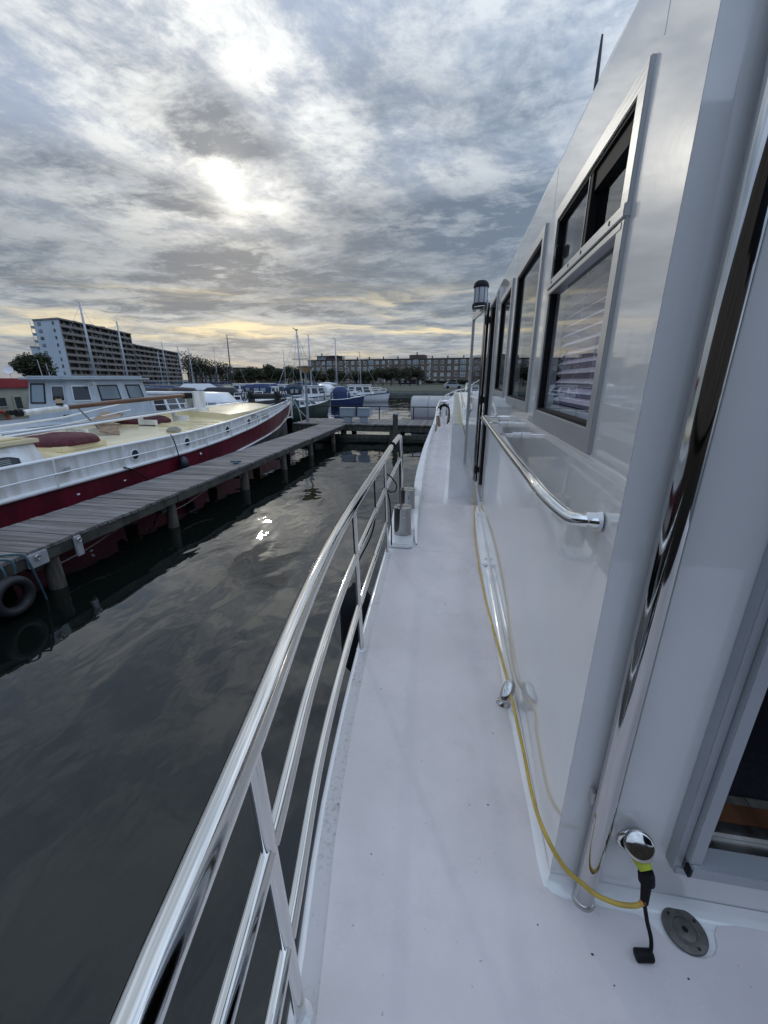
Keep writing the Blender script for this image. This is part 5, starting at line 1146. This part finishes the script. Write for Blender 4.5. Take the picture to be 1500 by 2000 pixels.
# antenna
pa_ = xp(1169, 125, .372); hb_ = yp(1172, 68, pa_.y).z; g = MB(); g.tube([(pa_.x, pa_.y, 3.33), (pa_.x, pa_.y, 3.40), (pa_.x, pa_.y, hb_)], [.006, .005, .003], 7); build('antenna', g, 'mastdark', yt)

# grab rail on the cabin side
GX = .205
pts = [(WX - .002, 1.02, 2.165), (WX - .05, 1.035, 2.155), (.262, 1.12, 2.125), (.222, 1.24, 2.095), (GX, 1.38, 2.085), (GX, 1.6, 2.083), (GX, 3.0, 2.08), (GX, 4.2, 2.08), (.215, 4.32, 2.08), (.25, 4.38, 2.08), (WX - .002, 4.40, 2.08)]
pts = [yp(1168, 1018, 1.0)]
gp0 = xp(1176, 1020, WX - .002); gp1 = yp(1150, 1015, gp0.y + .015); 
P1_ = xp(1075, 985, .235); P2_ = xp(1010, 900, .22); P3_ = xp(943, 815, .235)
zg = P1_.z
path = [gp0, gp0 + Vector((-.045, .012, 0)), Vector((.29, gp0.y + .04, gp0.z)), Vector((.252, gp0.y + .12, lerp(gp0.z, zg, .6))), Vector((.236, gp0.y + .25, zg)), Vector((.232, 1.6, zg)), Vector((.230, 2.4, zg)), Vector((.230, 3.2, zg))]
ye = P3_.y
path += [Vector((.232, ye - .12, P3_.z)), Vector((.242, ye - .03, P3_.z)), Vector((.27, ye, P3_.z)), Vector((WX - .002, ye + .005, P3_.z))]
gr = build('grab_rail', MB().tube(spline(path, 7), .0165, 18), 'steel_v', yt)
g = MB(); g.lathe(gp0 + Vector((-.052, .012, 0)), [(.0185, .018), (.0195, .022), (.0200, .040), (.0235, .052)], 20, axis=(1, -.12, 0)); build('rail_socket', g, 'gloss2', gr)
for yy in (lerp(1.4, ye, .42), lerp(1.4, ye, .73)):
    g = MB(); g.tube([(.231, yy, zg), (WX - .02, yy, zg)], .009, 10); build('stand_off', g, 'steel_v', gr)
    g = MB(); g.tube([(WX - .045, yy, zg), (WX - .001, yy, zg)], .0155, 14); build('rail_socket', g, 'gloss2', gr)

# the railing
def rail(z, y0, y1, r, nm, par, m_='steel', n=60, seg=20):
    g = MB(); g.tube([(railx(lerp(y0, y1, i / n), z), lerp(y0, y1, i / n), z) for i in range(n + 1)], r, seg); return build(nm, g, m_, par)
ZT = 1.90; PY = [-.95, .49, 1.86, 3.2]
g = MB(); tp = [(railx(-1.5 + 6.0 * i / 70, ZT), -1.5 + 6.0 * i / 70, ZT) for i in range(71)]
tp += [(railx(4.5, ZT), 4.56, ZT - .012), (railx(4.5, ZT), 4.60, ZT - .05), (railx(4.5, ZT), 4.615, ZT - .11), (-.575, 4.64, 1.6), (-.565, 4.66, DZ)]
rl = build('side_railing', g.tube(tp, .0255, 26), 'steel', yt)
segs = list(zip(PY, PY[1:]))
for a, b_ in segs + [(3.2, 4.63)]:
    rail(1.63, a + .012, b_ - .012, .0175, 'middle_rail', rl)
for a, b_ in segs: rail(1.33, a + .012, b_ - .012, .0165, 'lower_rail', rl)
for y in PY:
    g = MB(); n_ = 24; rows = []
    for i in range(9):
        z = lerp(DZ - .005, ZT - .012, i / 8); x = railx(y, z); rows.append([(x + .012 * math.cos(t), y + .021 * math.sin(t), z) for t in [2 * PI * j / n_ for j in range(n_)]])
    g.grid(rows, closed=True); build('post', g, 'steel_v', rl)
    g = MB(); g.lathe((bx(y), y, DZ + .0005), [(.030, 0), (.028, .003), (.021, .006), (.017, .012)], 24); build('weld_collar', g, 'gloss2', rl)
# black rubber ring and lashing on the rail
ry_ = 3.78; rx_r = railx(ry_, ZT); g = MB(); g.tube([(rx_r + .031 * math.cos(t), ry_ + .012 * math.sin(t), ZT + .031 * math.sin(t)) for t in [i * PI / 12 for i in range(24)]], .0085, 8, closed=True)
build('rubber_ring', g, 'black', tagd=dict(label='black rubber ring round the top rail near its forward end', cat='ring'))
ls = thing('black_shock_cord', (railx(3.3, 1.7), 3.3, 1.7), 'thin black cord hooked over the middle rail behind the bollards', 'cord')
g = MB(); g.tube(spline([(railx(3.24, 1.75), 3.24, 1.76), (-.49, 3.32, 1.70), (-.46, 3.40, 1.62), (-.47, 3.42, 1.56), (-.50, 3.36, 1.56), (-.515, 3.25, 1.60), (-.49, 3.22, 1.5), (-.48, 3.24, 1.3), (-.48, 3.26, 1.1)], 7), .0055, 6); build('cord', g, 'black', ls)
# black fender hanging outboard
fd = thing('hanging_fender', (-.66, 2.62, .6), 'large black fender hanging outside the railing between two posts', 'fender')
g = MB(); g.lathe((-.665, 2.66, .23), [(.0, -.05), (.03, -.05), (.035, -.02), (.085, .02), (.12, .08), (.13, .16), (.13, .58), (.118, .66), (.085, .72), (.04, .76), (.03, .79), (.0, .80)], 32); build('body', g, 'black', fd)
g = MB(); g.tube(spline([(-.665, 2.66, 1.02), (-.64, 2.64, 1.2), (-.52, 2.66, 1.5), (railx(2.7, ZT) - .02, 2.72, ZT - .02)], 7), .006, 6); build('lanyard', g, 'black', fd)

# double bollard
zt_ = yp(787, 989, 3.58).z; c1 = Vector((-.425, 3.56, DZ)); c1.x = yp(787, 989, 3.58).x; c2 = zp(796.5, 955, zt_)
g = MB(); g.prism([(-.53, 3.30), (-.30, 3.30), (-.325, 4.05), (-.36, c2.y + .18), (-.62, c2.y + .18), (-.58, 3.9)], DZ + .001, DZ + .045)
bp = build('bollard_base', g, 'gloss2', yt, bevel=.014)
for i, (c_, r_) in enumerate(((Vector((c1.x, 3.58, 0)), .0835), (c2, .080))):
    g = MB(); g.lathe((c_.x, c_.y, DZ + .0452), [(r_, 0), (r_, zt_ - DZ - .0552), (r_ * 1.02, zt_ - DZ - .054), (r_ * 1.02, zt_ - DZ - .046), (r_ * .97, zt_ - DZ - .0452)], 40); bo = build('bollard', g, 'bollard', yt)
    g = MB(); g.tube([(c_.x + .02, c_.y - r_ + .005, DZ + .045 + (zt_ - DZ) * .62), (c_.x + .02, c_.y - r_ - .02, DZ + .045 + (zt_ - DZ) * .62)], .008, 12); build('bollard_pin', g, 'steel_v', bo)
g = MB()
for x, y in ((-.50, 3.33), (-.315, 3.36)): g.lathe((x, y, DZ + .046), [(.010, 0), (.009, .014), (0, .018)], 10)
build('base_screw', g, 'gloss2', yt)

# chrome cable clip standing on the deck
cc = zp(982, 1372, DZ + .006)
ck = build('cable_clip_foot', MB().lathe(cc, [(.032, 0), (.031, .005), (.016, .016), (.012, .03)], 24), 'steel_clip', yt)
ax = Vector((-.40, -.62, .62)).normalized(); cen = yp(991, 1350, cc.y - .030)
up = Vector((0, 0, 1)); rt = ax.cross(up).normalized(); up = rt.cross(ax)
g = MB(); rows = []
for f, s_ in ((-.019, .9), (-.015, 1.0), (.010, 1.0), (.016, .93), (.020, .72), (.0225, .35), (.023, .01)):
    rows.append([cen + ax * f + rt * (.026 * s_ * math.copysign(abs(math.cos(t)) ** .8, math.cos(t))) + up * (.054 * s_ * math.copysign(abs(math.sin(t)) ** .9, math.sin(t))) for t in [2 * PI * j / 28 for j in range(28)]])
g.grid(rows, closed=True); g.quad(*rows[0]); build('cable_clip_head', g, 'steel_clip', ck)

# shore power inlet, deck plate, marks
ic = yp(1234, 1641, WE - .002); inl = build('power_inlet', MB().lathe(ic, [(.041, 0), (.040, .005), (.032, .007), (.032, -.012)], 32, axis=(0, -1, 0)), 'steel', yt)
g = MB(); g.lathe(ic, [(.0315, -.004), (.0315, .004), (.020, .0045)], 24, axis=(0, -1, 0)); build('inlet_socket', g, 'black', inl)
g = MB(); g.box((ic.x - .014, ic.y - .016, ic.z + .026), (ic.x + .014, ic.y - .004, ic.z + .036)); build('lid_hinge', g, 'blackgloss', inl)
lc_ = yp(1249, 1652, ic.y - .040); la = (Vector((-.18, -.74, .62))).normalized()
g = MB(); g.lathe(lc_, [(.0, -.005), (.034, -.005), (.037, -.001), (.0355, .004), (.028, .0065), (.014, .0075), (0, .0078)], 32, axis=la); build('inlet_lid', g, 'steel_clip', inl)
dp = Vector((.705, .812, DZ + .0065)); pf = build('deck_plate', MB().lathe(dp, [(.053, 0), (.053, .004), (.050, .006), (.0285, .006), (.028, .0045), (.027, .006), (0, .006)], 40), 'plate', yt)
g = MB(); g.lathe(dp, [(.0075, .0061), (.0075, .0066), (.0, .0066)], 14); build('plate_key_hole', g, 'black', pf)
for a_ in (2.3, .6, 5.1):
    g = MB(); g.lathe(dp + Vector((.042 * math.cos(a_), .042 * math.sin(a_), 0)), [(.0042, .0062), (.004, .0068), (0, .0066)], 10); build('plate_screw', g, 'iron', pf)
g = MB(); pts = []
c_ = zp(1324, 1828, DZ + .0065)
for i in range(10):
    t = i * PI / 5; pts.append((c_.x + (.011 + .003 * math.sin(i * 2.3)) * math.cos(t), c_.y + (.010 + .002 * math.cos(i * 3.1)) * math.sin(t)))
g.prism(pts, DZ + .0062, DZ + .0068); build('rust_chip', g, 'chip', yt)
for u, v, r_ in ((953, 1572, .0022), (962, 1432, .002), (1157, 1864, .0026), (1345, 1912, .002), (1050, 1806, .0015), (725, 1668, .0016), (745, 1345, .002), (660, 1570, .0018), (1200, 1925, .0015), (870, 1180, .003), (845, 955, .004)):
    c_ = zp(u, v, DZ + .0065); g = MB(); g.lathe(c_, [(r_, 0), (r_ * .8, .0012), (0, .0014)], 7, sx=1.5); build('dirt_speck', g, 'chip', yt)

# yellow shore cable with its plug
cbt = thing('shore_power_cable', (.57, .83, 1.15), 'yellow shore power cable lying along the cabin foot and plugged into the chrome inlet', 'cable')
zc_ = DZ + .014
tail = yp(1257, 1762, .775)
path = [tail, yp(1240, 1769, .772), yp(1205, 1765, .775), yp(1165, 1748, .785), yp(1140, 1728, .795), yp(1100, 1691, .815), xp(1062, 1622, .318), xp(1040, 1555, .330), xp(1024, 1475, .330), xp(1012, 1420, .325), xp(1003, 1380, .318), zp(990, 1325, zc_ + .02), zp(975, 1270, zc_), zp(960, 1215, zc_), zp(944, 1150, zc_), zp(933, 1090, zc_), zp(926.5, 1040, zc_), zp(926, 1005, zc_), zp(927.5, 985, zc_), Vector((.30, 4.74, zc_ + .02)), Vector((.31, 4.90, 1.16)), Vector((.325, 5.10, 1.22)), Vector((.315, 5.6, 1.30)), Vector((.27, 5.96, 1.52)), Vector((.19, 6.03, 1.75)), Vector((.145, 6.06, 1.90)), Vector((.13, 6.4, 1.915)), Vector((.12, 7.5, 1.95)), Vector((.10, 9, 1.98))]
g = MB(); g.tube(spline(path, 6), .0062, 12); build('cable', g, 'cable', cbt)
ca_ = (path[1] - path[0]); g = MB(); g.tube(spline([tail + Vector((.004, .0, .004)), tail, path[1]], 5)[:8], .0068, 12); build('cable_end', g, 'cable_o', cbt)
p_top = lc_ + Vector((.002, .020, -.030)); p_mid = yp(1262, 1700, ic.y - .062); p_b1 = yp(1263, 1722, ic.y - .068); p_b2 = yp(1258, 1764, .775)
g = MB(); g.tube([p_top.lerp(p_mid, -.12), p_top.lerp(p_mid, .3), p_mid], [.0265, .024, .0165], 20); build('plug_body', g, 'plug', cbt)
g = MB(); g.tube([p_mid, p_mid.lerp(p_b1, .3), p_b1, p_b1.lerp(p_b2, .1), p_b1.lerp(p_b2, .2), p_b2], [.0165, .0195, .0195, .018, .0125, .0095], 20); build('plug_boot', g, 'black', cbt)
s1 = yp(1259, 1768, .775); g = MB(); e_ = zp(1272, 1848, DZ + .03); g.tube(spline([s1, yp(1264, 1800, .768), yp(1271, 1830, .755), e_, zp(1270, 1862, DZ + .022)], 5), [.0052] * 21, 8); build('cap_strap', g, 'black', cbt)
ec = zp(1258, 1866, DZ + .020); g = MB(); g.lathe(ec, [(.0, -.021), (.0135, -.021), (.0145, -.019), (.0145, .017), (.012, .021), (0, .021)], 24, axis=(1, .12, .05)); build('plug_cap', g, 'black', cbt)

# coachroof forward with its rails
zt2 = lambda y: 1.875 + (y - 6.06) * .0275
g = MB(); yk = [6.06, 8, 10, 12, 13.5, 14.2]
g.grid([[(-.003, y, zd(y) - .02), (-.003, y, zt2(y) - .02), (.012, y, zt2(y)), (2.1, y, zt2(y) + .05), (4.2, y, zt2(y)), (4.2, y, zd(y) - .02)] for y in yk], sm=False)
g.quad((-.003, 6.06, .6), (4.2, 6.06, .6), (4.2, 6.06, zt2(6.06)), (2.1, 6.06, zt2(6.06) + .05), (.012, 6.06, zt2(6.06)), (-.003, 6.06, zt2(6.06) - .02)); g.quad((-.003, 14.2, .6), (4.2, 14.2, .6), (4.2, 14.2, 2.1), (-.003, 14.2, 2.1)); build('coachroof', g, 'gloss2', yt)
y = 6.1
while y < 13.5:
    g = MB(); g.box((.016, y, zt2(y) + .004), (.15, y + .17, zt2(y) + .012)); build('walkway_pad', g, 'creamwall', yt); y += .2
def pxr(lst, nm, r, m_='steel_v', par=yt):
    g = MB(); g.tube(spline(lst, 6), r, 10); return build(nm, g, m_, par)
cr = pxr([(.19, 6.9, 1.92), (.19, 6.92, 2.06), (.185, 8.5, 2.12), (.18, 11.5, 2.22), (.18, 11.52, 2.1)], 'coachroof_rail', .014)
for yy in (8.4, 10.0): pxr([(.187, yy, zt2(yy)), (.186, yy, zt2(yy) + .17)], 'coachroof_rail_post', .010, par=cr)
g = MB(); g.box((.17, 6.75, 1.90), (.23, 6.86, 2.07)); build('white_fairlead', g, 'gloss2', yt, bevel=.015)
g = MB(); g.lathe((.245, 7.2, 1.93), [(.04, 0), (.04, .05), (.055, .07), (.05, .11), (0, .13)], 16); build('deck_vent', g, 'gloss2', yt, bevel=0)
pxr([(.27, 6.6, 1.9), (.28, 6.7, 2.14), (.33, 9, 2.30), (.36, 13, 2.42), (.36, 13.1, 2.2)], 'coachroof_rail', .02)
pxr([(.40, 8, 2.0), (.36, 9.5, 2.38), (.33, 10.3, 2.55)], 'boathook', .013)
# bow rail
brp = [(-.475, 11.75, 1.27), yp(851, 812, 12.0), yp(854.5, 795, 12.4), yp(860, 781, 13.0), yp(868, 773.5, 13.8), yp(878, 768, 14.6), yp(893, 762, 15.6), yp(912, 757, 16.8), Vector((1.3, 18.0, 2.62)), Vector((2.3, 18.8, 2.72))]
br = pxr(brp, 'bow_rail', .020, 'steel')
for f in (2, 4, 5, 6, 7):
    p = Vector(brp[f]); q_ = Vector((xi(p.y) - .02, p.y, zcp(p.y))); g = MB(); g.tube([q_, p], .013, 8); build('bow_rail_post', g, 'steel_v', br)
pxr([yp(852, 832, 11.8), yp(856, 812, 12.4), yp(864, 797, 13.4), yp(880, 788, 14.8), yp(915, 778, 17)], 'bow_lower_rail', .013, par=br)
g = MB(); g.bar(yp(851, 841, 10.4), yp(854, 818, 10.6), .03, .10); build('wooden_board', g, 'brownboard', tagd=dict(label='nearer of two short brown boards leaning inside the bow bulwark', cat='board', group='boards inside the bow bulwark'))
g = MB(); g.bar(yp(858, 833, 11.0), yp(855, 812, 11.0), .03, .08); build('wooden_board', g, 'brownboard', tagd=dict(label='farther of two short brown boards, beside the black hose arch', cat='board', group='boards inside the bow bulwark'))
g = MB()
for k in range(4):
    g.tube(spline([yp(858 + k * .8, 797 + k, 12.6), yp(864, 790.5 + k * 1.1, 12.5), yp(871, 790 + k * 1.1, 12.4), yp(877, 797 + k, 12.2), yp(878 - k, 812 + k, 11.8), yp(877 - k * 1.2, 823 + k * 1.3, 11.4)], 6), .018, 7)
build('black_hose', g, 'black', tagd=dict(label='coiled black hose arching over the narrow foredeck', cat='hose'))
g = MB(); c_ = yp(869, 786, 13.4); g.lathe(c_, [(.05, -.5), (.05, 0), (.15, .01), (.16, .035), (.10, .07), (0, .08)], 20); build('mushroom_vent', g, 'gloss2', yt)
for u, v in ((862, 791), (874, 789)):
    c_ = yp(u, v, 12.9); g = MB(); g.lathe(c_, [(.05, -.35), (.05, -.02), (.065, 0), (.06, .02), (0, .025)], 18); build('bow_bollard', g, 'steel_v', yt)
g = MB(); g.box((1.0, 15.0, 1.6), (2.6, 17.0, 2.0)); build('anchor_locker', g, 'gloss2', yt, bevel=.03)

# ------------------------------------------------------------------ small fittings and wear
for yy in (1.08, 2.0, 3.0):                                        # faint weld beads on the cabin side
    g = MB(); g.box((WX - .0008, yy, 3.125), (WX + .001, yy + .004, CT - .04)); build('weld_bead', g, 'gloss', yt)
for w in WIN:                                                      # sealant squeezed out along the window frames
    g = MB(); g.box((WX - .002, w[0] - .033, w[2] - .034), (WX + .001, w[1] + .033, w[2] - .0285)); build('sealant_line', g, 'gloss2', yt)
for i in range(7):                                                 # screws of the deck hatch strip and rail sockets
    g = MB(); g.lathe((.327, 3.2 + i * .18, DZ + .0285), [(.004, 0), (.003, .0012), (0, .0012)], 8); build('strip_screw', g, 'steel_old', yt)
# fire hose coil, fenders and lines on the barge deck
for k, (x, y) in enumerate(((-7.0, 9.3), (-6.95, 13.4))):
    r_ = thing('rope_coil', (x, y, 1.3), ('pale rope coil on the barge hatch near the second porthole', 'pale rope coil on the barge foredeck beside the forward hatch')[k], 'rope coil')
    for j in range(4):
        g = MB(); rr = .17 - .025 * j; zz_ = 1.285 + .02 * j + (.05 if k else 0); g.tube([(x + rr * math.cos(t), y + rr * math.sin(t), zz_) for t in [i * PI / 10 for i in range(20)]], .016, 6, closed=True); build('rope_turn', g, 'rope', r_)
for j, (x, y, z) in enumerate(((-9.9, 7.2, 1.33), (-9.7, 12.6, 1.4))):
    g = MB(); g.box((x - .14, y - .18, z - .08), (x + .14, y + .18, z + .07)); build('hatch_vent', g, 'hullwhite', bg_, bevel=.03)
# nail heads in the nearer jetty planks, too small to pick apart one by one
g = MB(); yy = -1.0
while yy < 9.5:
    for x in (-5.80, -5.30, -4.80):
        for dy_ in (-.03, .03): g.lathe((x + random.uniform(-.01, .01), yy + dy_, JZ + .0005), [(.005, 0), (.004, .0015)], 6)
    yy += .1415
nh = build('nail_heads', g, 'iron', jet); nh['kind'] = 'stuff'
# roof gear on the far blocks
for b_ in [o for o in bpy.data.objects if o.name.startswith('apartment_tower')]:
    for k in range(5):
        g = MB(); f = (k + .6) / 5.4; p = (P1.lerp(P2, f) if b_.name == 'apartment_tower' else P2.lerp(P3, f)) + (P0 - P1) * random.uniform(.3, .6); zt3 = (TOP if b_.name == 'apartment_tower' else 19.6) + .251; s3 = random.uniform(.6, 1.5)
        g.box((p.x - s3, p.y - s3, zt3), (p.x + s3, p.y + s3, zt3 + random.uniform(.5, 1.3))); build('roof_unit', g, 'concrete', b_)
